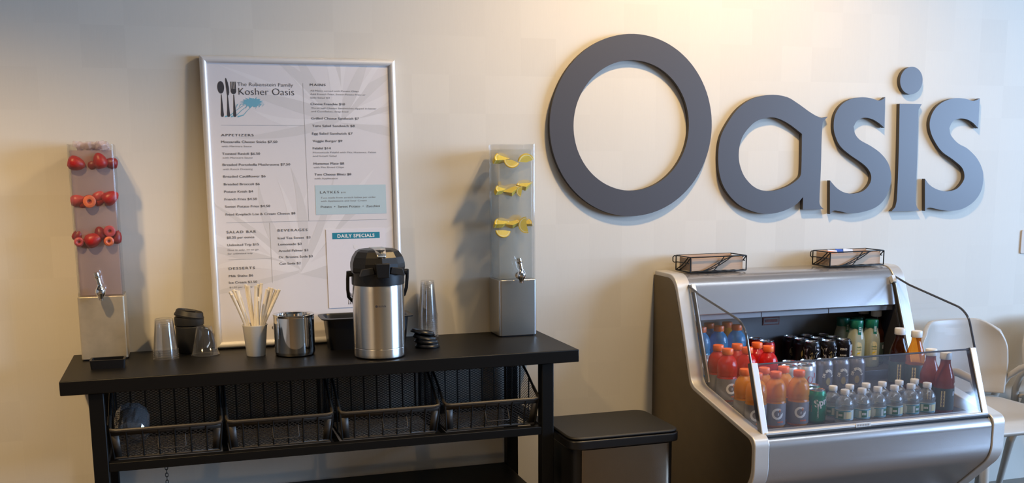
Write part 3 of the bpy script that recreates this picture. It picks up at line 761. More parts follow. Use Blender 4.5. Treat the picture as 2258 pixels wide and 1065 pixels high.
# black tumbler
t = thing('travel_tumbler', (0.012, -0.083, TZ), 'matte black travel tumbler with sloping lid, left of the menu board', 'tumbler')
MB().lathe([(0.041, 0.0), (0.044, 0.004), (0.046, 0.05), (0.047, 0.088), (0.0465, 0.091), (0.0445, 0.093)], M['bmatte'], (0, 0, 0), 40).build('body', t)
MB().lathe([(0.0455, 0.0935), (0.0485, 0.096), (0.0492, 0.118), (0.0475, 0.124)], M['bmatte'], (0, 0, 0), 40).build('collar', t)
mb = MB(); R = Matrix.Rotation(math.radians(11), 4, 'Y')
mb.lathe([(0.0495, 0.0), (0.0500, 0.006), (0.0470, 0.010), (0.0450, 0.020), (0.0420, 0.0225), (0.0395, 0.018), (0.036, 0.017)], M['bmatte'], (0, 0, 0.122), 40, mtx=R)
lid = mb.build('lid', t)
mb = MB(); mb.prism(rrect(-0.012, 0.022, -0.011, 0.011, 0.004), 0.0, 0.004, M['bplastic'], 'z'); o = mb.build('sip_flap', lid); o.location = (0, 0, 0.1405); o.rotation_euler = E(0, 8, 0)
# paper cup and straws
PX, PY = 0.2215, -0.226
o = MB().lathe([(0.0300, 0.0), (0.0310, 0.001), (0.0405, 0.101), (0.0420, 0.1035), (0.0418, 0.106), (0.0398, 0.1055), (0.0392, 0.101), (0.0300, 0.004), (0.002, 0.003)], M['paper'], (0, 0, 0), 44).build('paper_cup')
o.location = (PX, PY, TZ); tag(o, 'plain white paper cup holding wrapped straws before the menu board', 'cup')
SG = {'l': 'white paper-wrapped straw fanning to the left in the paper cup', 'c': 'white paper-wrapped straw standing upright amid the bunch in the paper cup', 'r': 'white paper-wrapped straw fanning to the right in the paper cup'}
STR = [(0.146, -0.235, 1.060, 'l'), (0.152, -0.245, 1.052, 'l'), (0.158, -0.225, 1.065, 'l'), (0.166, -0.240, 1.064, 'l'), (0.173, -0.215, 1.060, 'l'),
       (0.199, -0.215, 1.080, 'c'), (0.207, -0.225, 1.076, 'c'), (0.231, -0.232, 1.076, 'c'), (0.240, -0.22, 1.080, 'c'), (0.250, -0.228, 1.083, 'c'),
       (0.267, -0.238, 1.064, 'r'), (0.276, -0.222, 1.068, 'r'), (0.285, -0.232, 1.066, 'r'), (0.297, -0.226, 1.060, 'r'), (0.307, -0.235, 1.060, 'r')]
for k, (x, y, z, g) in enumerate(STR):
    top = Vector((x - PX, y - PY, z - TZ)); rr = random.Random(k)
    d = top.normalized()
    base = Vector((-0.012 * (1 if top.x > 0 else -1) * abs(top.x) / 0.08 + rr.uniform(-.006, .006), rr.uniform(-.012, .012), 0.008))
    mb = MB(); pts = [base, base.lerp(top, 0.5), base.lerp(top, 0.93), base.lerp(top, 0.955), top]
    mb.tube(pts, 0.0056, M['strawp'], 8, rs=[0.0050, 0.0052, 0.0052, 0.0046, 0.0054])
    o = mb.build('drinking_straw', angle=50); o.location = (PX, PY, TZ)
    tag(o, SG[g], 'straw', {'l': 'straws fanning left', 'c': 'upright straws', 'r': 'straws fanning right'}[g])
mb = MB(); mb.tube([(0.006, -0.026, 0.012), (0.0135, -0.031, 0.197), (0.0137, -0.031, 0.202)], 0.0046, M['strawp'], 8, rs=[0.0046, 0.0046, 0.003])
t = tag(mb.build('drinking_straw'), 'white wrapped straw with a grey stripe at the front of the paper cup', 'straw'); t.location = (PX, PY, TZ)
mb = MB(); mb.box(0.0128, 0.0152, -0.0365, -0.0345, 0.108, 0.188, M['stripe']); mb.build('stripe', t)
# polished pot
t = thing('steel_pot', (0.348, -0.253, TZ), 'open polished steel pot between the paper cup and the air pot', 'pot')
MB().lathe([(0.0600, 0.001), (0.0660, 0.004), (0.0680, 0.012), (0.0680, 0.015), (0.0680, 0.130), (0.0680, 0.134), (0.0690, 0.1355), (0.0690, 0.1385), (0.0675, 0.140), (0.0570, 0.1375), (0.0545, 0.130), (0.0545, 0.012), (0.001, 0.010)], M['mirror'], (0, 0, 0), 64).build('body', t)
MB().lathe([(0.0585, 0.0), (0.0610, 0.0008)], M['bplastic'], (0, 0, 0), 40).build('foot_ring', t)
# black food pan
t = thing('food_pan', (0.606, -0.170, TZ), 'deep black rectangular plastic food pan behind the air pot', 'food pan')
mb = MB()
def rr_(k, z, r): return [(x, y, z) for x, y in rrect(-0.145 - k, 0.145 + k, -0.062 - k, 0.062 + k, r)]
rings = [rr_(-0.012, 0.0, 0.02), rr_(0.0, 0.107, 0.03), rr_(0.016, 0.108, 0.034), rr_(0.0165, 0.112, 0.034), rr_(0.0, 0.113, 0.03), rr_(-0.004, 0.107, 0.03), rr_(-0.016, 0.004, 0.02)]
n = len(rings[0]); vs = [p for rg in rings for p in rg]
fs = [tuple(range(n)), tuple(range(7 * n - 1, 6 * n - 1, -1))]
for a in range(6):
    for k in range(n): fs.append((a * n + k, a * n + (k + 1) % n, (a + 1) * n + (k + 1) % n, (a + 1) * n + k))
mb.add(vs, fs, M['bplastic']); mb.build('pan_body', t)
# black lids, tumbled pile
t0 = None
LD = [((0.806, -0.262, TZ + 0.001), E(0, 0, 0), 'flat black cup lid lying lowest in the pile right of the air pot'),
      ((0.803, -0.260, TZ + 0.0150), E(2, 5, 30), 'black cup lid second from the bottom of the pile right of the air pot'),
      ((0.798, -0.256, TZ + 0.0295), E(4, 9, 10), 'black cup lid second from the top of the pile right of the air pot'),
      ((0.791, -0.251, TZ + 0.0465), E(4, 11, 40), 'topmost tilted black cup lid of the pile right of the air pot')]
for loc, rot, lab in LD:
    if t0 is None:
        t0 = MB().lathe([(0.040, 0.0), (0.043, 0.001), (0.0435, 0.005), (0.041, 0.007), (0.039, 0.012), (0.037, 0.0125), (0.036, 0.010), (0.001, 0.0095)], M['bplastic'], (0, 0, 0), 36).build('cup_lid'); o = t0
    else:
        o = t0.copy(); COL.objects.link(o)
    o.location = loc; o.rotation_euler = rot; tag(o, lab, 'lid', 'pile of black lids')

# ------------------------------------------------------------------ the air pot
t = thing('air_pot', (0.616, -0.378, TZ), 'large steel air pot coffee dispenser with black pump lid', 'air pot')
b = MB().lathe([(0.0800, 0.002), (0.0845, 0.006), (0.0852, 0.012), (0.0852, 0.015), (0.0852, 0.0325), (0.0852, 0.0335), (0.0847, 0.0342), (0.0847, 0.0352), (0.0852, 0.036), (0.0852, 0.037), (0.0852, 0.224), (0.0852, 0.228), (0.0842, 0.243), (0.080, 0.246)], M['steelv'], (0, 0, 0), 72).build('body', t)
MB().lathe([(0.079, 0.0), (0.082, 0.0025)], M['bplastic'], (0, 0, 0), 48).build('foot', t)
mb = MB(); lg_ = centred('BUNN', 0.0085, 0.02, 1.1); wrap(mb, lg_[0], lg_[1], M['ink'], 0.0855, 0.178, -PI / 2 - 0.04)
wrap(mb, [(0.0042 * math.cos(k * PI / 8) - 0.0185, 0.0042 * math.sin(k * PI / 8)) for k in range(16)], [tuple(range(16))], M['ink'], 0.0855, 0.178, -PI / 2 - 0.04)
mb.build('printed_mark', b)
MB().lathe([(0.0835, 0.242), (0.0868, 0.244), (0.0872, 0.262), (0.0872, 0.282), (0.084, 0.285)], M['bplastic'], (0, 0, 0), 64).build('collar', t)
mb = MB(); Rz = Matrix.Rotation(PI / 10, 4, 'Z')
mb.lathe([(0.0885, 0.2835), (0.0910, 0.300), (0.0905, 0.314), (0.0840, 0.334), (0.0720, 0.352), (0.0600, 0.3585), (0.0300, 0.3615)], M['bplastic'], (0, 0, 0), 10, mtx=Rz)
lid = mb.build('pump_lid', t, flatshade=True, bevel=0.004)
mb = MB(); mb.prism(fillet([(-0.020, 0.272), (0.020, 0.272), (0.024, 0.318), (-0.024, 0.318)], 0.004), -0.104, -0.070, M['bplastic'], 'y'); mb.build('spout_housing', t, bevel=0.004)
for sx in (-1, 1):
    mb = MB(); mb.prism(fillet([(sx * 0.026, 0.284), (sx * 0.074, 0.276), (sx * 0.066, 0.300), (sx * 0.030, 0.305)], 0.004), -0.089, -0.070, M['bmatte'], 'y'); mb.build('lid_cheek', t, bevel=0.003)
lv = MB()
pr = [(0.030, 0.3635), (-0.020, 0.3655), (-0.046, 0.3620), (-0.068, 0.353), (-0.080, 0.344), (-0.084, 0.337), (-0.078, 0.338), (-0.063, 0.346), (-0.044, 0.356), (-0.020, 0.3605), (0.030, 0.359)]
ws = [0.022, 0.0215, 0.020, 0.017, 0.0145, 0.0140, 0.0140, 0.017, 0.020, 0.0215, 0.022]
n = len(pr); vs = [(-w, y, z) for (y, z), w in zip(pr, ws)] + [(w, y, z) for (y, z), w in zip(pr, ws)]
lv.add(vs, [tuple(range(n)), tuple(range(2 * n - 1, n - 1, -1))] + [(k, (k + 1) % n, n + (k + 1) % n, n + k) for k in range(n)], M['steelv'])
lv.build('push_lever', t, bevel=0.0015)
hd = MB()
for sx in (-1, 1):
    hd.lathe([(0.010, 0.0), (0.010, 0.012)], M['bplastic'], (sx * 0.087 if sx > 0 else -0.099, 0, 0.280), 16, mtx=Matrix.Rotation(PI / 2, 4, 'Y'))
path = [(-0.0985, -0.004, 0.288), (-0.0995, 0.004, 0.262), (-0.0985, 0.016, 0.225), (-0.094, 0.032, 0.200), (-0.075, 0.065, 0.180), (-0.035, 0.092, 0.172), (0.035, 0.092, 0.172), (0.075, 0.065, 0.180), (0.094, 0.032, 0.200), (0.0985, 0.016, 0.225), (0.0995, 0.004, 0.262), (0.0985, -0.004, 0.288)]
hd.tube(path, 0.0058, M['bplastic'], 10)
hd.build('carry_handle', t)

# ------------------------------------------------------------------ the framed menu board
FW, FH = 0.669, 1.0
fr = thing('menu_board', (0.094, -0.067, TZ + 0.001), 'tall silver-framed menu poster leaning against the wall on the table', 'menu board')
fr.rotation_euler = (-0.0430, 0, 0)
prof = [(0.0, 0.018), (0.0, 0.002), (0.002, -0.0035), (0.007, -0.0065), (0.013, -0.0070), (0.019, -0.0045), (0.0235, 0.002), (0.0235, 0.006), (0.0225, 0.012), (0.0225, 0.018)]
cor = [(0, 0, 1, 1), (FW, 0, -1, 1), (FW, FH, -1, -1), (0, FH, 1, -1)]
for k in range(4):
    a = cor[k]; b_ = cor[(k + 1) % 4]; mb = MB()
    vs = [(a[0] + a[2] * w, y, a[1] + a[3] * w) for w, y in prof] + [(b_[0] + b_[2] * w, y, b_[1] + b_[3] * w) for w, y in prof]
    n = len(prof)
    mb.add(vs, [tuple(range(n)), tuple(range(2 * n - 1, n - 1, -1))] + [(q, (q + 1) % n, n + (q + 1) % n, n + q) for q in range(n)], M['framealu'])
    mb.build('frame_rail', fr, angle=50)
ps = MB(); ps.box(0.0215, FW - 0.0215, 0.0085, 0.012, 0.0215, FH - 0.0215, M['poster'])
def clampuv(p): return (min(max(p[0], 0.0235), FW - 0.0235), min(max(p[1], 0.0235), FH - 0.0235))
def blade(u0, v0, u1, v1, w, bend, mname, y):
    """one palm-leaf blade printed on the poster"""
    d = Vector((u1 - u0, v1 - v0)); L_ = d.length; d.normalize(); nn = Vector((-d.y, d.x)); n = 16
    A, B = [], []
    for k in range(n + 1):
        u = k / n; c = Vector((u0, v0)) + d * L_ * u + nn * bend * 4 * u * (1 - u)
        ww = w * (math.sin(PI * min(1, u * 0.9 + 0.1)) ** 0.8) * (1 - u * 0.55)
        A.append(clampuv(c + nn * ww)); B.append(clampuv(c - nn * ww))
    vs = [(p[0], y, p[1]) for p in A] + [(p[0], y, p[1]) for p in B]
    ps.add(vs, [(k, k + 1, n + 2 + k, n + 1 + k) for k in range(n)], M[mname])
rb_ = random.Random(21); yk = 0.0084
for (u0, v0) in ((0.46, 0.79), (0.30, 0.26)):
    for k in range(17):
        a = math.radians(-10 + 200 * (k + rb_.uniform(-.3, .3)) / 16); L_ = rb_.uniform(0.28, 0.46)
        blade(u0, v0, u0 + L_ * math.cos(a), v0 + L_ * math.sin(a), rb_.uniform(0.012, 0.026), rb_.uniform(-0.03, 0.03), 'leaf1' if k % 2 else 'leaf2', yk); yk -= 0.000003
sheet_o = ps.build('poster_sheet', fr, fixn=False); sheet_o.location.y = -0.005
# rules, boxes, emblem
gm = MB(); Y1 = 0.0079
def rule(u0, v0, u1, v1, w=0.0009):
    if abs(u1 - u0) > abs(v1 - v0): gm.flat([(u0, v0 - w / 2), (u1, v1 - w / 2), (u1, v1 + w / 2), (u0, v0 + w / 2)], Y1, M['rule'])
    else: gm.flat([(u0 - w / 2, v0), (u0 + w / 2, v0), (u1 + w / 2, v1), (u1 - w / 2, v1)], Y1, M['rule'])
rule(0.0594, 0.769, 0.3407, 0.769); rule(0.342, 0.438, 0.342, 0.9135); rule(0.0597, 0.4375, 0.6218, 0.4375); rule(0.206, 0.2247, 0.206, 0.4343); rule(0.060, 0.310, 0.2058, 0.310)
gm.flat([(0.3683, 0.459), (0.6204, 0.459), (0.6204, 0.562), (0.3683, 0.562)], Y1, M['paleblue'])
def cutlery(u, v, s):
    """spoon, knife and fork; emblem origin at the foot of the spoon, s = height"""
    P = lambda a, b: (u + a * s, v + b * s)
    def shape(pts): gm.flat([P(*p) for p in pts], Y1, M['ink'])
    shape([(0.05 + 0.085 * math.cos(k * PI / 12), 0.765 + (0.15 if math.sin(k * PI / 12) > 0 else 0.17) * math.sin(k * PI / 12)) for k in range(24)])
    def handle(c): shape([(c - 0.008, 0.58), (c + 0.008, 0.58), (c + 0.03, 0.16), (c + 0.04, 0.06), (c + 0.03, 0.01), (c, 0.0), (c - 0.03, 0.01), (c - 0.04, 0.06), (c - 0.03, 0.16)])
    for c in (0.055, 0.212, 0.370): handle(c)
    shape([(0.180, 1.0), (0.200, 0.985), (0.235, 0.88), (0.255, 0.74), (0.255, 0.62), (0.235, 0.555), (0.205, 0.545), (0.195, 0.60), (0.185, 0.75), (0.172, 0.95)])
    shape([(0.300, 0.72), (0.435, 0.72), (0.435, 0.65), (0.415, 0.605), (0.385, 0.59), (0.350, 0.59), (0.320, 0.605), (0.300, 0.65)])
    for q in range(4): shape([(0.300 + q * 0.0375, 0.72), (0.3225 + q * 0.0375, 0.72), (0.3215 + q * 0.0375, 0.905), (0.301 + q * 0.0375, 0.905)])
cutlery(0.0590, 0.7966, 0.1305)
cutlery(0.4690, 0.1355, 0.0440)
# blue palm printed beside the emblem
rb_ = random.Random(4)
cx_, cz_ = 0.172, 0.846
pts = []
for k in range(44):
    a = 2 * PI * k / 44; e = 1.0 if k % 2 else 0.70 + rb_.uniform(-.1, .1)
    rx = 0.036 * (1.35 if math.cos(a) < -0.2 else 1.0); pts.append((cx_ + rx * e * math.cos(a) * rb_.uniform(.85, 1.1), cz_ + 0.0175 * e * math.sin(a) * rb_.uniform(.8, 1.15)))
gm.flat(pts, Y1 + 0.0002, M['palm'])
for du in (0.0, 0.020, 0.042):
    A = [(0.074 + du, 0.7985), (0.094 + du, 0.804), (0.112 + du * 0.9, 0.819), (0.136 + du * 0.75, 0.835)]
    for q in range(3):
        w = 0.0035 * (1 - q * 0.25)
        gm.flat([(A[q][0], A[q][1] - w), (A[q + 1][0], A[q + 1][1] - w * .75), (A[q + 1][0], A[q + 1][1] + w * .3), (A[q][0], A[q][1] + w * .4)], Y1 + 0.0003, M['palm'])
for k in range(9):
    u0 = 0.115 + k * 0.011; gm.flat([(u0, 0.838), (u0 + 0.006, 0.842), (u0 - 0.004, 0.823 + (k % 3) * 0.004)], Y1 + 0.0001, M['palm'])
gm.flat([(0.2030 + 0.0066 * math.cos(k * PI / 12), 0.0655 + 0.0066 * math.sin(k * PI / 12)) for k in range(24)], Y1, M['greyink'])
vs, fs = text2d('f', 0.0125, 0.03); gm.add([(x + 0.2008, Y1 - 0.0003, y + 0.0608) for x, y in vs], fs, M['poster'])
gm.build('printed_graphics', sheet_o, fixn=False)
sh_ = MB(); sh_.box(0.4000, 0.6128, 0.0066, 0.0074, 0.1249, 0.4065, M['sheet'])
specials = sh_.build('specials_sheet', fr); specials.location.y = -0.005
gm = MB(); gm.flat([(0.4217, 0.3712), (0.5922, 0.3712), (0.5922, 0.3935), (0.4217, 0.3935)], 0.0063, M['teal'])
Y1 = 0.0063; cutlery(0.4690, 0.1355, 0.0440)
gm.flat([(0.495, 0.349), (0.501, 0.352), (0.513, 0.345), (0.514, 0.335), (0.506, 0.332), (0.497, 0.337)], 0.0063, M['leaf1'])
TEXTS = [('The Rubenstein Family', 0.1209, 0.9009, 0.1876, 'g'), ('Kosher Oasis', 0.1239, 0.8716, 0.1869, 'k'), ('MAINS', 0.3661, 0.9048, 0.0542, 'b'), ('All Mains served with Potato Chips', 0.3669, 0.886, 0.169, 's'),
  ('Add French Fries, Sweet Potato Fries or', 0.3664, 0.8743, 0.1934, 's'), ('Side Salad $3', 0.3658, 0.8621, 0.0673, 's'), ('Cheese Frenchie $10', 0.3659, 0.8397, 0.1197, 'm'), ('Three half Cheese Sandwiches dipped in batter', 0.3674, 0.8265, 0.23, 's'),
  ('and Cornflakes, deep fried', 0.3669, 0.8152, 0.1293, 's'), ('Grilled Cheese Sandwich $7', 0.3663, 0.7902, 0.1669, 'm'), ('Tuna Salad Sandwich $8', 0.3678, 0.7646, 0.1491, 'm'), ('Egg Salad Sandwich $7', 0.3666, 0.738, 0.1423, 'm'),
  ('Veggie Burger $9', 0.3676, 0.7123, 0.1034, 'm'), ('Falafel $14', 0.367, 0.6871, 0.0625, 'm'), ('Homemade Falafel with Pita, Hummus, Tahini', 0.3675, 0.6737, 0.2222, 's'), ('and Israeli Salad', 0.3669, 0.6613, 0.082, 's'),
  ('Hummus Plate $8', 0.3678, 0.6339, 0.1068, 'm'), ('with Pita Bread Chips', 0.3673, 0.622, 0.1063, 's'), ('Two Cheese Blintz $8', 0.3688, 0.5961, 0.1292, 'm'), ('with Applesauce', 0.3682, 0.5832, 0.0817, 's'), ('LATKES', 0.3854, 0.533, 0.0667, 'b'), ('$10', 0.4595, 0.533, 0.0164, 's'),
  ('Two made from scratch latkes per order', 0.3872, 0.5153, 0.1965, 's'), ('with Applesauce and Sour Cream', 0.3867, 0.5038, 0.1632, 's'), ('Potato  \u2022  Sweet Potato  \u2022  Zucchini', 0.3858, 0.4824, 0.2108, 'm'), ('APPETIZERS', 0.0585, 0.7318, 0.1077, 'b'),
  ('Mozzarella Cheese Sticks $7.50', 0.0578, 0.7092, 0.1879, 'm'), ('with Marinara Sauce', 0.059, 0.6952, 0.0993, 's'), ('Toasted Ravioli $6.50', 0.0586, 0.6691, 0.1265, 'm'), ('with Marinara Sauce', 0.0589, 0.6565, 0.1005, 's'),
  ('Breaded Portobella Mushrooms $7.50', 0.0581, 0.6318, 0.2278, 'm'), ('with Ranch Dressing', 0.0584, 0.6177, 0.0991, 's'), ('Breaded Cauliflower $6', 0.058, 0.5919, 0.142, 'm'), ('Breaded Broccoli $6', 0.0586, 0.5656, 0.1204, 'm'), ('Potato Knish $4', 0.0587, 0.5403, 0.0963, 'm'),
  ('French Fries $4.50', 0.0584, 0.5144, 0.1085, 'm'), ('Sweet Potato Fries $4.50', 0.0585, 0.4892, 0.152, 'm'), ('Fried Kreplach Lox & Cream Cheese $8', 0.0591, 0.4621, 0.2369, 'm'), ('SALAD BAR', 0.0589, 0.4013, 0.0995, 'b'), ('$0.25 per ounce', 0.0589, 0.3828, 0.0925, 'm'),
  ('Unlimited Trip $15', 0.059, 0.3571, 0.1063, 'm'), ('Dine in only, no to go', 0.0597, 0.3406, 0.1038, 's'), ('for unlimited trip', 0.059, 0.3283, 0.0836, 's'), ('DESSERTS', 0.0593, 0.2756, 0.0888, 'b'), ('Milk Shake $6', 0.0589, 0.2498, 0.0818, 'm'), ('Ice Cream $3.50', 0.0582, 0.227, 0.095, 'm'),
  ('$1.50 per scoop', 0.0589, 0.2114, 0.0773, 's'), ('BEVERAGES', 0.2322, 0.4031, 0.1034, 'b'), ('Iced Tea Sweet  $3', 0.232, 0.3765, 0.1129, 'm'), ('Lemonade $3', 0.232, 0.3546, 0.0812, 'm'), ('Arnold Palmer $3', 0.2324, 0.3317, 0.1026, 'm'), ('Dr. Browns Soda $3', 0.2329, 0.3097, 0.1169, 'm'),
  ('Can Soda $2', 0.2329, 0.2867, 0.0741, 'm'), ('DAILY SPECIALS', 0.44, 0.3761, 0.1335, 'w')]
STY = {'g': (0.0176, -0.010, 1.0, 'greyink'), 'k': (0.0335, -0.012, 1.0, 'ink'), 'b': (0.0118, 0.0, 1.25, 'greyink'), 'm': (0.0112, 0.0, 1.0, 'greyink'), 's': (0.0078, 0.0, 1.0, 'thinink'), 'w': (0.0165, 0.03, 1.1, 'whiteink')}
tx = MB()
for s, u, v, w, k in TEXTS:
    sz, bold, spc, mn = STY[k]
    vs, fs = text2d(s, sz, bold, spc)
    x0 = min(p[0] for p in vs); x1 = max(p[0] for p in vs); f = w / (x1 - x0)
    tgt = gm if k == 'w' else tx
    for dx in ((0.0, 0.05 * sz) if k == 'b' else (0.0, 0.025 * sz) if k == 'm' else (0.0,)): tgt.add([((x - x0) * f + u + dx, (0.0060 if k == 'w' else 0.0075) - dx * 0.02, y + v) for x, y in vs], fs, M[mn])
tx.build('printed_text', sheet_o, fixn=False)
gm.build('specials_print', specials, fixn=False)

# ------------------------------------------------------------------ the open refrigerated display case
CX0, CX1 = 1.798, 2.831; T = 0.058
cool = thing('display_cooler', (2.3145, -0.40, 0), 'stainless open-front drinks cooler with glass sides under the wall letters', 'cooler')
cx, cy = 2.3145, -0.40
def SH(mb):
    mb.v = [(x - cx, y - cy, z) for x, y, z in mb.v]; return mb
PANEL = [(-0.008, 0.05), (-0.008, 1.05), (-0.188, 1.05), (-0.252, 0.893), (-0.342, 0.652), (-0.808, 0.556), (-0.808, 0.405), (-0.59, 0.20), (-0.59, 0.05)]
PR = [0, 0.004, 0.055, 0.02, 0.035, 0.032, 0.05, 0.02, 0]
pan = fillet(PANEL, PR, 7)
for a0, a1 in ((CX0, CX0 + T - 0.002), (CX1 - T + 0.006, CX1)):
    SH(MB().prism(pan, a0, a1, M['coolrim'])).build('end_panel', cool, bevel=0.004, segs=3)
# thin added sheet that paints the shade of the left end
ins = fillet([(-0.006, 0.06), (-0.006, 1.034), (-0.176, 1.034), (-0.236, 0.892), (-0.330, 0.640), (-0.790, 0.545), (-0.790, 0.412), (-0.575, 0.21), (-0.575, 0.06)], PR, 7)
SH(MB().prism(ins, CX0 - 0.0015, CX0 + 0.002, M['coolshade'])).build('side_shade_sheet', cool)
IX0, IX1 = CX0 + T, CX1 - T + 0.004
hood = fillet([(-0.008, 0.902), (-0.008, 1.046), (-0.186, 1.046), (-0.236, 0.896), (-0.220, 0.890), (-0.200, 0.905)], [0, 0.004, 0.05, 0.004, 0.004, 0], 7)
SH(MB().prism(hood, IX0, IX1, M['coolsteel'])).build('hood', cool)
for a in (IX0, IX1 - 0.003):  # added dark sheets painting the shade under the hood
    SH(MB().prism([(-0.031, 0.60), (-0.031, 0.90), (-0.222, 0.893), (-0.318, 0.665), (-0.318, 0.60)], a, a + 0.003, M['deck'])).build('hood_shade_sheet', cool)
for k in range(3):
    w = (IX1 - IX0) / 3
    SH(MB().box(IX0 + w * k + 0.002, IX0 + w * (k + 1) - 0.002, -0.214, -0.206, 0.872, 0.8965, M['perf'])).build('air_grille', cool)
bp_ = SH(MB().box(IX0, IX1, -0.030, -0.010, 0.30, 0.902, M['interior'])).build('back_panel', cool)
mb = MB(); mb.box(2.281, 2.359, -0.0325, -0.0302, 0.806, 0.840, M['rust']); mb.box(2.286, 2.354, -0.0335, -0.0322, 0.811, 0.835, M['interior']); mb.box(2.291, 2.349, -0.0345, -0.0332, 0.818, 0.830, M['rust'])
SH(mb).build('warning_sticker', bp_)
for y0, y1, z in ((-0.757, -0.503, 0.55), (-0.503, -0.288, 0.60), (-0.288, -0.030, 0.64)):
    SH(MB().box(IX0, IX1, y0, y1, z - 0.10 if z > .55 else z - 0.02, z, M['deck'])).build('deck_step', cool, bevel=0.002)
arc = [(-0.768 + 0.0355 * math.cos(math.radians(90 + 90 * k / 10)), 0.5135 + 0.0415 * math.sin(math.radians(90 + 90 * k / 10))) for k in range(11)]
fas = fillet([(-0.500, 0.05), (-0.500, 0.540), (-0.752, 0.540), (-0.760, 0.5545)] + arc + [(-0.803, 0.407), (-0.587, 0.203), (-0.587, 0.05)], [0, 0, 0.003, 0.002] + [0] * 11 + [0.06, 0.02, 0], 7)
SH(MB().prism(fas, IX0 + 0.001, IX1 - 0.001, M['coolsteel'])).build('front_fascia', cool)
SH(MB().box(IX0, IX1, -0.790, -0.748, 0.5535, 0.5575, M['darkgap'])).build('sill_gasket', cool)
mb = MB(); mb.box(IX0, IX1, -0.781, -0.757, 0.5575, 0.5665, M['alupost']); mb.box(IX0, IX1, -0.757, -0.750, 0.5535, 0.572, M['interior'])
sill = SH(mb).build('glass_sill', cool, bevel=0.0015)
mb = MB(); mb.box(2.211, 2.272, -0.7825, -0.7812, 0.5565, 0.572, M['whitecap'])
for k in range(5): mb.box(2.216 + k * 0.0105, 2.223 + k * 0.0105, -0.7832, -0.7824, 0.561, 0.568, M['rule'])
SH(mb).build('price_tag', sill)
# front glass and posts
def slab(y0, z0, y1, z1, th):
    d = Vector((y1 - y0, z1 - z0)).normalized(); nn = Vector((-d.y, d.x)) * th / 2
    return [(y0 + nn.x, z0 + nn.y), (y0 - nn.x, z0 - nn.y), (y1 - nn.x, z1 - nn.y), (y1 + nn.x, z1 + nn.y)]
SH(MB().prism(slab(-0.768, 0.563, -0.685, 0.787, 0.006), 1.866, 2.769, M['frontglass'])).build('front_glass', cool)
SH(MB().prism(slab(-0.683, 0.7875, -0.6855, 0.7835, 0.0062), 1.870, 2.765, M['glassedge'])).build('front_glass_edge', cool)
for a in (1.843, 2.757):
    gpost = SH(MB().prism(slab(-0.772, 0.552, -0.684, 0.790, 0.016), a, a + 0.024, M['alupost'])).build('glass_post', cool, bevel=0.002)
    SH(MB().prism(slab(-0.766, 0.552, -0.678, 0.790, 0.020), a - 0.001, a + 0.001, M['glassedge'])).build('post_dark_strip', gpost)  # thin darker strip along the left face of the post
for gx in (1.846, 2.783):
    gp = [(-0.208, 1.008), (-0.299, 0.983), (-0.60, 0.928), (-0.642, 0.898), (-0.684, 0.787), (-0.764, 0.556), (-0.360, 0.640), (-0.332, 0.668)]
    gp = fillet(gp, [0, 0, 0.03, 0.05, 0, 0, 0.01, 0.02])
    sg = SH(MB().prism(gp, gx - 0.003, gx + 0.003, M['glass'])).build('side_glass', cool)
    ed = fillet([(-0.208, 1.008), (-0.299, 0.983), (-0.60, 0.928), (-0.642, 0.898), (-0.684, 0.787), (-0.68, 0.79)], [0, 0, 0.03, 0.05, 0, 0])
    mb = MB(); mb.tube([(gx, y, z) for y, z in ed[:-1]], 0.0042, M['glassedge'], 8)
    SH(mb).build('polished_edge', sg)
for a in (1.856, 2.763):
    mb = MB(); mb.prism(slab(-0.222, 0.985, -0.352, 0.660, 0.014), a, a + 0.012, M['darkrim']); mb.prism(slab(-0.232, 0.985, -0.362, 0.660, 0.006), a + 0.003, a + 0.007, M['alu'])
    mb.prism(slab(-0.206, 1.010, -0.2215, 0.985, 0.02), a - 0.002, a + 0.014, M['alupost'])
    SH(mb).build('glass_channel', cool)
SH(MB().box(IX0 + 0.01, IX1 - 0.01, -0.57, -0.02, 0.0, 0.052, M['darkgap'])).build('plinth', cool)

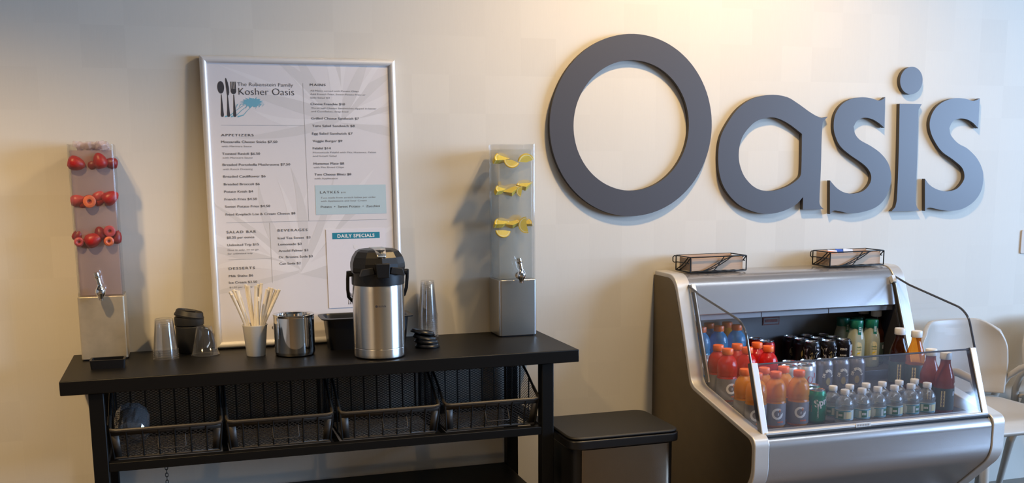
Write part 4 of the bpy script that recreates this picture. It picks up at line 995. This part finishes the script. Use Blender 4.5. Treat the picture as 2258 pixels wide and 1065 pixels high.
# ------------------------------------------------------------------ drinks in the cooler
Z1, Z2, Z3 = 0.5505, 0.6005, 0.6405
FACE = -PI / 2 - 0.50        # towards the camera
def sports(liq):
    t = thing('sports_drink_bottle', (0, 0, 0), '', 'bottle')
    MB().lathe([(0.0345, 0.0), (0.0370, 0.005), (0.0374, 0.012), (0.0374, 0.088), (0.0355, 0.093), (0.0374, 0.098), (0.0355, 0.104), (0.0376, 0.110), (0.0378, 0.122), (0.0368, 0.136), (0.0330, 0.150), (0.0265, 0.161), (0.0190, 0.169), (0.0170, 0.173), (0.0165, 0.178)], liq, (0, 0, 0), 36).build('bottle_body', t)
    n = 30; prof = [(0.0198, 0.174), (0.0206, 0.176), (0.0206, 0.192), (0.0192, 0.195)]
    mb = MB(); mb.lathe(prof, M['orangecap'], (0, 0, 0), n); mb.build('cap', t)
    lb = MB(); lb.lathe([(0.0377, 0.008), (0.0379, 0.010), (0.0379, 0.084), (0.0377, 0.086)], M['greydl'], (0, 0, 0), 40, False, False); l = lb.build('label_band', t)
    lg = MB(); ng = 22; P = []
    for k in range(ng + 1):
        a = math.radians(48 + 307 * k / ng)
        for r in (0.0125, 0.0205): P.append((r * math.cos(a), r * math.sin(a)))
    wrap(lg, P, [(2 * k, 2 * k + 1, 2 * k + 3, 2 * k + 2) for k in range(ng)], M['whiteink'], 0.0383, 0.050, FACE + 0.12)
    wrap(lg, [(0.001, -0.0055), (0.0205, -0.0055), (0.0205, 0.0030), (0.001, 0.0030)], [(0, 1, 2, 3)], M['whiteink'], 0.0384, 0.050, FACE + 0.12)
    bolt = [(0.0075, 0.0170), (0.0110, 0.0170), (0.0092, 0.0110), (0.0115, 0.0110), (0.0062, 0.0035), (0.0074, 0.0090), (0.0048, 0.0090)]
    wrap(lg, bolt, [tuple(range(7))], M['boltm'], 0.0387, 0.050, FACE + 0.12)
    for q in range(4): wrap(lg, [(-0.006 + q * .006, 0), (-0.0022 + q * .006, 0), (-0.0022 + q * .006, 0.005), (-0.006 + q * .006, 0.005)], [(0, 1, 2, 3)], M['orangecap'], 0.0383, 0.018, FACE + 0.3)
    lg.build('printed_logo', l, fixn=False)
    return t
def place(proto, spots, group):
    for k, (x, y, z, rz, lab) in enumerate(spots):
        if k == 0: proto.location = (x, y, z); proto.rotation_euler = (0, 0, rz); proto['label'] = lab; proto['group'] = group
        else: dup(proto, (x, y, z), rz, lab, group)
place(sports(M['oj']), [(2.064, -0.645, Z1, 0.05, 'orange sports drink bottle beside the green cans, front row of the cooler'), (1.973, -0.640, Z1, 0.1, 'orange sports drink bottle in the front row, right beside the glass post'),
    (1.896, -0.640, Z1, -0.1, 'orange sports drink bottle in the front row behind the left side glass'), (1.896, -0.561, Z1, 0.9, 'orange sports drink bottle in the second row behind the left side glass'),
    (1.973, -0.561, Z1, 0.4, 'orange sports drink bottle in the second row, behind the glass post'), (2.050, -0.566, Z1, 1.0, 'orange sports drink bottle in the second row, nearest the pale cans'),
    (2.094, -0.070, Z3, 0.4, 'lone orange sports drink bottle in the back row behind the blue ones')], 'orange sports drinks')
place(sports(M['redj']), [(1.903, -0.420, Z2, 0.35, 'red sports drink bottle at the left end of the front red row'), (1.985, -0.420, Z2, 0.8, 'red sports drink bottle in the middle of the front red row'),
    (2.073, -0.420, Z2, 0.8, 'red sports drink bottle at the right end of the front red row'), (1.909, -0.338, Z2, 1.2, 'red sports drink bottle at the left end of the rear red row'),
    (1.987, -0.341, Z2, 0.9, 'red sports drink bottle in the middle of the rear red row'), (2.074, -0.338, Z2, 1.0, 'red sports drink bottle at the right end of the rear red row')], 'red sports drinks')
place(sports(M['bluej']), [(1.936, -0.148, Z3, 0.6, 'blue sports drink bottle at the left end of the blue row'), (2.014, -0.148, Z3, 0.9, 'blue sports drink bottle in the middle of the blue row'),
    (2.094, -0.148, Z3, 0.3, 'blue sports drink bottle at the right end of the blue row'), (2.012, -0.070, Z3, 0.3, 'blue sports drink bottle in the last row, beside the lone orange one')], 'blue sports drinks')

def can(body, decorate):
    t = thing('soda_can', (0, 0, 0), '', 'can')
    b = MB(); b.lathe([(0.0255, 0.0), (0.0300, 0.005), (0.0330, 0.011), (0.0331, 0.014), (0.0331, 0.100), (0.0331, 0.103), (0.0300, 0.112), (0.0273, 0.1175)], body, (0, 0, 0), 40, True, False)
    bo = b.build('can_body', t)
    l = MB(); l.lathe([(0.0273, 0.1175), (0.0280, 0.1195), (0.0277, 0.1215), (0.0262, 0.1215), (0.0252, 0.1180), (0.0225, 0.1178), (0.001, 0.1178)], M['cansilver'], (0, 0, 0), 40, False, True)
    lo = l.build('can_lid', t)
    tb = MB(); tb.prism(rrect(-0.006, 0.006, -0.014, 0.006, 0.005), 0.1182, 0.1192, M['cansilver'], 'z'); tb.build('pull_tab', lo)
    d = MB(); decorate(d); d.build('printed_design', bo, fixn=False)
    return t
R_ = 0.0334
def blob(d, m, z, a, rx, rz, r=R_): wrap(d, [(rx * math.cos(k * PI / 10), rz * math.sin(k * PI / 10)) for k in range(20)], [tuple(range(20))], m, r, z, a)
def deco_black(d):
    rr = random.Random(2)
    for k in range(46):
        a = FACE + rr.uniform(-1.6, 1.6); z = rr.uniform(0.02, 0.098)
        pts = [(rr.uniform(-.005, .005), rr.uniform(-.009, .009)) for q in range(3)]
        wrap(d, [(u * 1.5, v * 1.5) for u, v in pts], [(0, 1, 2)], M['canwhite' if k % 3 else 'gold'], R_ + k * 1e-5, z, a)
def deco_third(d):
    vs, fs = centred('ZERO', 0.011, 0.03); wrap(d, vs, fs, M['whiteink'], R_, 0.085, FACE + 0.0)
    vs, fs = centred('SUGAR', 0.008, 0.03); wrap(d, vs, fs, M['whiteink'], R_, 0.06, FACE + 0.0)
    P = [(-0.012 + 0.024 * (q % 9) / 8, -0.046 if q < 9 else 0.046) for q in range(18)]
    wrap(d, P, [(k, k + 1, 10 + k, 9 + k) for k in range(8)], M['canwhite'], R_, 0.057, FACE + 1.15)
    vs, fs = centred('Cola', 0.022, 0.02, rot=PI / 2); wrap(d, vs, fs, M['canred'], R_ + .0003, 0.058, FACE + 1.12)
def deco_plain(d):
    blob(d, M['gold'], 0.062, FACE, 0.012, 0.018)
def deco_white(d):
    vs, fs = centred('O', 0.042, 0.01, sx=0.8); wrap(d, vs, fs, M['canred'], R_, 0.068, FACE + 0.60)
    blob(d, M['cansilver'], 0.03, FACE, 0.012, 0.006)
def deco_brown(d):
    blob(d, M['candark'], 0.050, FACE + 0.1, 0.017, 0.030)
    blob(d, M['gold'], 0.040, FACE + 0.1, 0.009, 0.015, R_ + .0004)
    s = "DR.BROWN'S"
    for k, ch in enumerate(s):
        a = math.radians(165 - 150 * k / (len(s) - 1)); vs, fs = centred(ch, 0.0135, 0.05, rot=a - PI / 2)
        wrap(d, [(x + 0.019 * math.cos(a), y + 0.030 * math.sin(a)) for x, y in vs], fs, M['whitecap'], R_ + .0006, 0.052, FACE + 0.1)
def deco_green(d):
    vs, fs = centred('Sprite', 0.036, 0.03, rot=0.25); wrap(d, vs, fs, M['whiteink'], R_, 0.080, FACE + 0.95)
    vs, fs = centred('LEMON-LIME', 0.008, 0.02, rot=PI / 2); wrap(d, vs, fs, M['whitecap'], R_, 0.045, FACE + 0.1)
    wrap(d, [(-.006, -.012), (.006, -.012), (.006, .012), (-.006, .012)], [(0, 1, 2, 3)], M['gold'], R_, 0.055, FACE - 0.75)
gk = 'black cans in the cooler'
place(can(M['canblack'], deco_black), [(2.399, -0.215, Z3, 0.2, 'black can with silver scribbles, left end of the front black row'), (2.475, -0.217, Z3, 0.5, 'black can with silver scribbles, second in the front black row')], gk)
place(can(M['canblack'], deco_third), [(2.549, -0.213, Z3, -0.1, 'black can with small white words and a pale red side, front black row')], gk)
place(can(M['canblack'], deco_plain), [(2.395, -0.144, Z3, 0.3, 'plain dark can at the left end of the second black row'), (2.470, -0.146, Z3, 0.4, 'plain dark can in the middle of the second black row'), (2.545, -0.143, Z3, 0.1, 'plain dark can at the right end of the second black row'),
    (2.390, -0.073, Z3, 0.2, 'plain dark can at the left end of the rearmost black row'), (2.466, -0.074, Z3, 0.2, 'plain dark can in the middle of the rearmost black row'), (2.541, -0.073, Z3, 0.2, 'plain dark can at the right end of the rearmost black row')], gk)
place(can(M['canred'], deco_plain), [(2.236, -0.142, Z3, 0.2, 'red can alone behind the rightmost red bottles'), (2.228, -0.070, Z3, 0.2, 'red can right behind the other red can, against the cooler back')], 'red cans in the cooler')
gp_ = 'pale silver cans in the cooler'
place(can(M['canwhite'], deco_white), [(2.214, -0.452, Z2, 0.0, 'pale silver can with red round letter, front of its pair'), (2.146, -0.452, Z2, 0.5, 'pale silver can beside the red bottles, partly hidden'),
    (2.269, -0.384, Z2, 0.0, 'pale silver can with red letter, next to the pewter cans'), (2.196, -0.376, Z2, 0.4, 'pale silver can set behind the left pair of silver cans')], gp_)
place(can(M['cangrey'], deco_brown), [(2.343, -0.386, Z2, 0.35, 'pewter can with round lettered badge, leftmost of three'), (2.414, -0.389, Z2, 0.2, 'pewter can with round lettered badge, middle of three'), (2.486, -0.390, Z2, -0.1, 'pewter can with round lettered badge, rightmost of three')], 'pewter cans in the cooler')
place(can(M['cangreen'], deco_green), [(2.140, -0.645, Z1, 0.0, 'green soda can at the front of the pair by the orange bottles'), (2.165, -0.572, Z1, -0.1, 'green soda can standing behind the front green can')], 'green cans in the cooler')

def water():
    t = thing('water_bottle', (0, 0, 0), '', 'bottle')
    pr = [(0.0280, 0.0), (0.0318, 0.004), (0.0325, 0.012), (0.0310, 0.016), (0.0320, 0.020), (0.0320, 0.058), (0.0308, 0.062), (0.0322, 0.067), (0.0310, 0.078), (0.0262, 0.089), (0.0185, 0.098), (0.0138, 0.104), (0.0128, 0.112)]
    MB().lathe(pr, M['pet'], (0, 0, 0), 32).build('bottle_body', t)
    MB().lathe([(0.0148, 0.108), (0.0154, 0.110), (0.0154, 0.1235), (0.0142, 0.1255)], M['whitecap'], (0, 0, 0), 24).build('cap', t)
    lb = MB(); lb.lathe([(0.0322, 0.020), (0.0323, 0.022), (0.0323, 0.054), (0.0322, 0.056)], M['petlabel2'], (0, 0, 0), 36, False, False); l = lb.build('label_band', t)
    d = MB()
    for q in range(3):
        P = [(-0.010 + 0.020 * (k % 7) / 6, -0.012 if k < 7 else 0.012) for k in range(14)]
        wrap(d, P, [(k, k + 1, 8 + k, 7 + k) for k in range(6)], M[('petlabel', 'greeninkl', 'lemlabel')[q]], 0.0327, 0.038, FACE - 0.75 + q * 0.9)
    for zz in (0.023, 0.0525):
        P = [(-0.04 + 0.08 * (k % 17) / 16, -0.0014 if k < 17 else 0.0014) for k in range(34)]
        wrap(d, P, [(k, k + 1, 18 + k, 17 + k) for k in range(16)], M['teal'], 0.0328, zz, FACE)
    for k in range(5): wrap(d, [(-.007 + k * .003, -.004), (-.005 + k * .003, -.004), (-.005 + k * .003, .004), (-.007 + k * .003, .004)], [(0, 1, 2, 3)], M['whiteink'], 0.0330, 0.038, FACE + 0.12)
    d.build('printed_label', l, fixn=False)
    return t
wf = ['leftmost', 'second from the left', 'third from the left', 'fourth from the left', 'fifth from the left', 'rightmost']
wr = ['leftmost', 'second from the left', 'third from the left', 'fourth from the left', 'fifth from the left', 'rightmost']
spots = [(x, y, Z1, (k * 0.7) % 1.6 - 0.6, 'small clear water bottle, %s of the front water row' % wf[k]) for k, (x, y) in enumerate([(2.217, -0.701), (2.287, -0.702), (2.355, -0.700), (2.426, -0.700), (2.498, -0.699), (2.569, -0.698)])]
spots += [(x, y, Z1, (k * 0.9) % 1.6 - 0.6, 'small clear water bottle, %s of the rear water row' % wr[k]) for k, (x, y) in enumerate([(2.214, -0.634), (2.284, -0.634), (2.354, -0.633), (2.425, -0.632), (2.499, -0.631), (2.569, -0.628)])]
place(water(), spots, 'small water bottles')

def tea(liq):
    t = thing('tea_bottle', (0, 0, 0), '', 'bottle')
    MB().lathe([(0.0330, 0.0), (0.0360, 0.006), (0.0362, 0.100), (0.0340, 0.108), (0.0366, 0.116), (0.0340, 0.136), (0.0262, 0.160), (0.0195, 0.178), (0.0178, 0.192), (0.0178, 0.202)], liq, (0, 0, 0), 36).build('bottle_body', t)
    MB().lathe([(0.0205, 0.200), (0.0212, 0.202), (0.0212, 0.2215), (0.0200, 0.2245)], M['whitecap'], (0, 0, 0), 30).build('cap', t)
    lb = MB(); lb.lathe([(0.0365, 0.012), (0.0367, 0.014), (0.0367, 0.092), (0.0365, 0.094)], M['darktea_label'], (0, 0, 0), 40, False, False); l = lb.build('label_band', t)
    d = MB(); wrap(d, [(-.007, -.030), (.007, -.030), (.007, .030), (-.007, .030)], [(0, 1, 2, 3)], M['lemlabel'], 0.0372, 0.055, FACE - 0.25)
    for q in range(4): wrap(d, [(-.004, -.022 + q * .012), (.004, -.022 + q * .012), (.004, -.016 + q * .012), (-.004, -.016 + q * .012)], [(0, 1, 2, 3)], M['greyink'], 0.0375, 0.055, FACE - 0.25)
    wrap(d, [(-.005, -.008), (.005, -.008), (.005, .008), (-.005, .008)], [(0, 1, 2, 3)], M['canwhite'], 0.0372, 0.075, FACE + 0.9)
    d.build('printed_label', l, fixn=False)
    return t
place(tea(M['tea']), [(2.736, -0.163, Z3, 0.0, 'dark tea bottle with white cap, tallest one at the back right of the cooler'), (2.735, -0.080, Z3, 0.3, 'dark tea bottle hidden behind the one at the back right'),
    (2.684, -0.385, Z2, 0.2, 'dark brown tea bottle left of the amber one, middle step')], 'dark tea bottles')
place(tea(M['ambert']), [(2.701, -0.462, Z2, 0.0, 'glowing amber tea bottle just above the front glass')], 'amber tea bottle')
place(tea(M['pinkt']), [(2.676, -0.580, Z1, 0.1, 'reddish tea bottle behind the rightmost bottle of the front step'), (2.676, -0.660, Z1, 0.0, 'reddish tea bottle at the right front corner of the cooler')], 'reddish tea bottles')
def lemonade():
    t = thing('lemonade_bottle', (0, 0, 0), '', 'bottle')
    def ring(w, z): return [(x, y, z) for x, y in rrect(-w, w, -w, w, w * 0.62, 4)]
    lv_ = [(0.028, 0.0), (0.0305, 0.005), (0.0305, 0.090), (0.0300, 0.110), (0.0265, 0.135), (0.0225, 0.150), (0.0205, 0.165)]
    rg = [ring(w, z) for w, z in lv_]; n = len(rg[0]); mb = MB()
    fs = [tuple(range(n)), tuple(range(len(rg) * n - 1, (len(rg) - 1) * n - 1, -1))]
    for a in range(len(rg) - 1):
        for k in range(n): fs.append((a * n + k, a * n + (k + 1) % n, (a + 1) * n + (k + 1) % n, (a + 1) * n + k))
    mb.add([p for r in rg for p in r], fs, M['lemj']); mb.build('bottle_body', t)
    c = MB().lathe([(0.0235, 0.160), (0.0260, 0.163), (0.0265, 0.190), (0.0250, 0.194)], M['greencap'], (0, 0, 0), 30).build('cap', t)
    d = MB(); wrap(d, [(-.008, -.022), (.008, -.022), (.008, .022), (-.008, .022)], [(0, 1, 2, 3)], M['greencap'], 0.0272, 0.158, FACE + 0.45)
    for q in range(3): wrap(d, [(-.005, -.010 + q * .008), (.005, -.010 + q * .008), (.005, -.006 + q * .008), (-.005, -.006 + q * .008)], [(0, 1, 2, 3)], M['whitecap'], 0.0276, 0.158, FACE + 0.45)
    d.build('neck_tag', c, fixn=False)
    l = MB(); th = FACE + 0.25; ux, uy = -math.sin(th), math.cos(th); nx, ny = math.cos(th), math.sin(th)
    def P(a, z, e=0.0): return (nx * (0.0322 + e) + ux * a, ny * (0.0322 + e) + uy * a, z)
    out = [(-0.014, 0.030), (0.014, 0.030), (0.014, 0.095), (0.010, 0.104), (0.0, 0.108), (-0.010, 0.104), (-0.014, 0.095)]
    l.add([P(a, z) for a, z in out], [tuple(range(7))], M['lemlabel'])
    for s, z, sz in (('Simply', 0.086, 0.0095), ('Lemonade', 0.076, 0.0060)):
        vs, fs = centred(s, sz, 0.02); l.add([P(x, y + z, 0.0004) for x, y in vs], fs, M['greeninkl'])
    l.add([P(a, z, 0.0004) for a, z in ((-0.007, 0.056), (0.006, 0.060), (0.009, 0.066), (-0.003, 0.063))], [(0, 1, 2, 3)], M['rind'])
    l.build('front_label', t, fixn=False)
    return t
place(lemonade(), [(2.615, -0.200, Z3, 0.0, 'lemonade bottle with green cap, left one in front, beside the black cans'), (2.686, -0.203, Z3, 0.0, 'lemonade bottle with green cap, right one in front'),
    (2.606, -0.122, Z3, 0.2, 'lemonade bottle with green cap behind the left front one'), (2.676, -0.124, Z3, 0.2, 'lemonade bottle with green cap behind the right front one')], 'lemonade bottles')

# ------------------------------------------------------------------ wire and wood trays on the cooler
def wire_tray(loc, L_, D_, rz, label):
    t = thing('condiment_tray', loc, label, 'tray', 'wooden trays on top of the cooler', rz)
    h = 0.060; r = 0.0024; w = MB()
    for z in (r, h):
        w.tube([(0, 0, z), (L_, 0, z), (L_, D_, z), (0, D_, z)] if False else [(x, y, z) for x, y in rrect(0, L_, 0, D_, 0.004, 2)], r, M['wire'], 8, closed=True)
    for x in (0, L_):
        for y in (0, D_): w.tube([(x, y, r), (x, y, h)], r, M['wire'])
    for y in (0, D_):
        for q in (0.0, 0.035):
            pts = []
            for k in range(15):
                u = k / 14; pts.append((L_ * (0.12 + q * 0.0 + 0.62 * u + q * 2.2 * u), y, r + (h - r) * (3 * u * u - 2 * u ** 3 if q else u ** 1.9)))
            w.tube(pts, r * 0.9, M['wire'])
        w.tube([(L_ * 0.40, y, r), (L_ * 0.46, y, h * 0.28), (L_ * 0.60, y, h)], r * 0.85, M['wire'])
    for x in (0, L_): w.tube([(x, D_, r), (x, D_ * 0.55, h * 0.45), (x, D_ * 0.15, h)], r, M['wire']); w.tube([(x, D_ * .8, r), (x, D_ * 0.35, h * 0.45), (x, 0, h)], r, M['wire'])
    for k in range(1, 6): w.tube([(L_ * k / 6, 0, r), (L_ * k / 6, D_, r)], r * 0.8, M['wire'])
    w.build('wire_frame', t)
    hn = MB()
    for sx, x in ((-1, 0), (1, L_)):
        ya = D_ * 0.86
        if sx < 0: hn.tube([(x, ya, h), (x - 0.018, ya, h), (x - 0.023, ya, h - 0.005), (x - 0.023, ya, h - 0.020), (x - 0.018, ya, h - 0.025), (x, ya, h - 0.025), (x, D_ * 0.12, h - 0.025)], r * 0.9, M['wire'])
        else: hn.tube([(x, D_ * .1, h - .02), (x, D_ * .9, h - .02)], r * 0.9, M['wire'])
    hn.build('end_handle', t)
    b = MB(); a = 0.010; tk = 0.006; hz = 0.055; z0 = 0.0055
    b.box(a, L_ - a, a, a + tk, z0, hz, M['wood']); b.box(a, L_ - a, D_ - a - tk, D_ - a, z0, hz + 0.006, M['wood'])
    b.box(a, a + tk, a + tk, D_ - a - tk, z0, hz, M['wood']); b.box(L_ - a - tk, L_ - a, a + tk, D_ - a - tk, z0, hz, M['wood']); b.box(a + tk, L_ - a - tk, a + tk, D_ - a - tk, z0, z0 + 0.004, M['wood'])
    b.build('wooden_box', t, bevel=0.001)
    return t
wire_tray((1.878, -0.158, 1.0505), 0.248, 0.118, 0.03, 'black wire tray with pine box at the left end of the cooler top')
wire_tray((2.505, -0.158, 1.0505), 0.262, 0.118, 0.03, 'black wire tray with pine box, holding packets, right end of cooler top')
pk = [((2.575, -0.075, 1.099), 'packet', 'white flat packet lying left in the right-hand wire tray'), ((2.615, -0.068, 1.101), 'packetblue', 'blue flat packet in the middle of the right-hand wire tray'), ((2.655, -0.066, 1.101), 'packet', 'white flat packet right of the blue one in the wire tray'), ((2.555, -0.10, 1.096), 'packetred', 'small orange packet at the left end of the right-hand wire tray')]
p0 = None
for loc, mm, lab in pk:
    mb = MB(); mb.grid(lambda u, v: ((u - .5) * 0.05, (v - .5) * 0.03, 0.003 * math.sin(PI * u) * math.sin(PI * v)), 6, 4, M[mm]); mb.grid(lambda u, v: ((u - .5) * 0.05, (v - .5) * 0.03, -0.003 * math.sin(PI * u) * math.sin(PI * v)), 6, 4, M[mm])
    o = mb.build('sugar_packet'); o.location = loc; o.rotation_euler = E(62, 6, 4); tag(o, lab, 'packet', 'packets in the wire tray')

# ------------------------------------------------------------------ the waste bin
t = thing('waste_bin', (1.425, -0.43, 0), 'step waste bin with black lid and steel front between table and cooler', 'waste bin')
mb = MB(); mb.prism(rrect(-0.190, 0.190, -0.150, 0.150, 0.035), 0.0, 0.515, M['bplastic'], 'z'); mb.build('body', t, bevel=0.003)
mb = MB()
ou = [(-0.165, -0.145), (-0.163, -0.157), (-0.150, -0.1605), (0.150, -0.1605), (0.163, -0.157), (0.165, -0.145)]
mb.prism(ou + [(0.160, -0.1500), (-0.160, -0.1500)], 0.03, 0.508, M['binsteel'], 'z'); mb.build('steel_front', t)
mb = MB(); mb.prism(rrect(-0.208, 0.208, -0.168, 0.163, 0.05, 8), 0.512, 0.543, M['bplastic'], 'z'); mb.build('rim', t, bevel=0.004)
mb = MB(); mb.prism(rrect(-0.205, 0.205, -0.165, 0.160, 0.05, 8), 0.545, 0.555, M['bmatte'], 'z'); mb.build('lid', t, bevel=0.005)

# ------------------------------------------------------------------ chairs
def chair():
    t = thing('armchair', (0, 0, 0), '', 'chair', 'beige chairs along the wall')
    def back(u, v):
        x = (u - .5) * 2; w = 0.232 * (1 - 0.16 * max(0, v - 0.55) ** 2 / 0.2) * (0.90 + 0.10 * min(1, v * 2.5))
        e = max(0, abs(x) - 0.55) / 0.45
        z = 0.47 + 0.325 * v - 0.05 * (max(0, v - 0.6) / 0.4) * e ** 2.0
        return (x * w, 0.0 + 0.035 * v - 0.05 * x * x - 0.03 * e * e, z)
    mb = MB(); mb.grid(back, 18, 12, M['chair']); mb.build('backrest', t, solid=0.020, bevel=0.006, angle=80)
    def seat(u, v):
        x = (u - .5) * 2; w = 0.225 * (0.93 + 0.07 * (1 - v))
        d = max(0, 0.12 - v) / 0.12
        return (x * w, -0.47 + 0.47 * v, 0.440 - 0.018 * (1 - x * x) * math.sin(PI * min(1, v * 1.05)) - 0.035 * d * d)
    mb = MB(); mb.grid(seat, 14, 18, M['chair']); mb.build('seat', t, solid=0.022, bevel=0.006, angle=80)
    for sx in (-1, 1):
        mb = MB(); mb.tube([(sx * 0.185, -0.415, 0.425), (sx * 0.198, -0.44, 0.22), (sx * 0.212, -0.46, 0.0)], 0.016, M['chair'], 12, rs=[0.022, 0.018, 0.014]); mb.build('leg', t)
        mb = MB(); mb.tube([(sx * 0.190, -0.06, 0.44), (sx * 0.205, 0.01, 0.22), (sx * 0.215, 0.05, 0.0)], 0.016, M['chair'], 12, rs=[0.022, 0.018, 0.014]); mb.build('leg', t)
        pts = [(sx * 0.205, 0.0, 0.40), (sx * 0.226, -0.02, 0.47), (sx * 0.240, -0.06, 0.540), (sx * 0.250, -0.12, 0.588), (sx * 0.255, -0.20, 0.620), (sx * 0.255, -0.32, 0.640), (sx * 0.248, -0.40, 0.625), (sx * 0.232, -0.425, 0.56), (sx * 0.205, -0.42, 0.44)]
        mb = MB(); mb.tube(pts, 0.014, M['chair'], 12, rs=[.018, .015, .013, .014, .016, .017, .016, .015, .018]); mb.build('arm', t)
    return t
c1 = chair(); c1.location = (3.185, -0.115, 0); c1.rotation_euler = (0, 0, 0.0); c1['label'] = 'beige plastic armchair right behind the cooler, back to the wall'
dup(c1, (3.735, -0.115, 0), 0.0, 'beige plastic armchair cut off by the right edge of the picture')
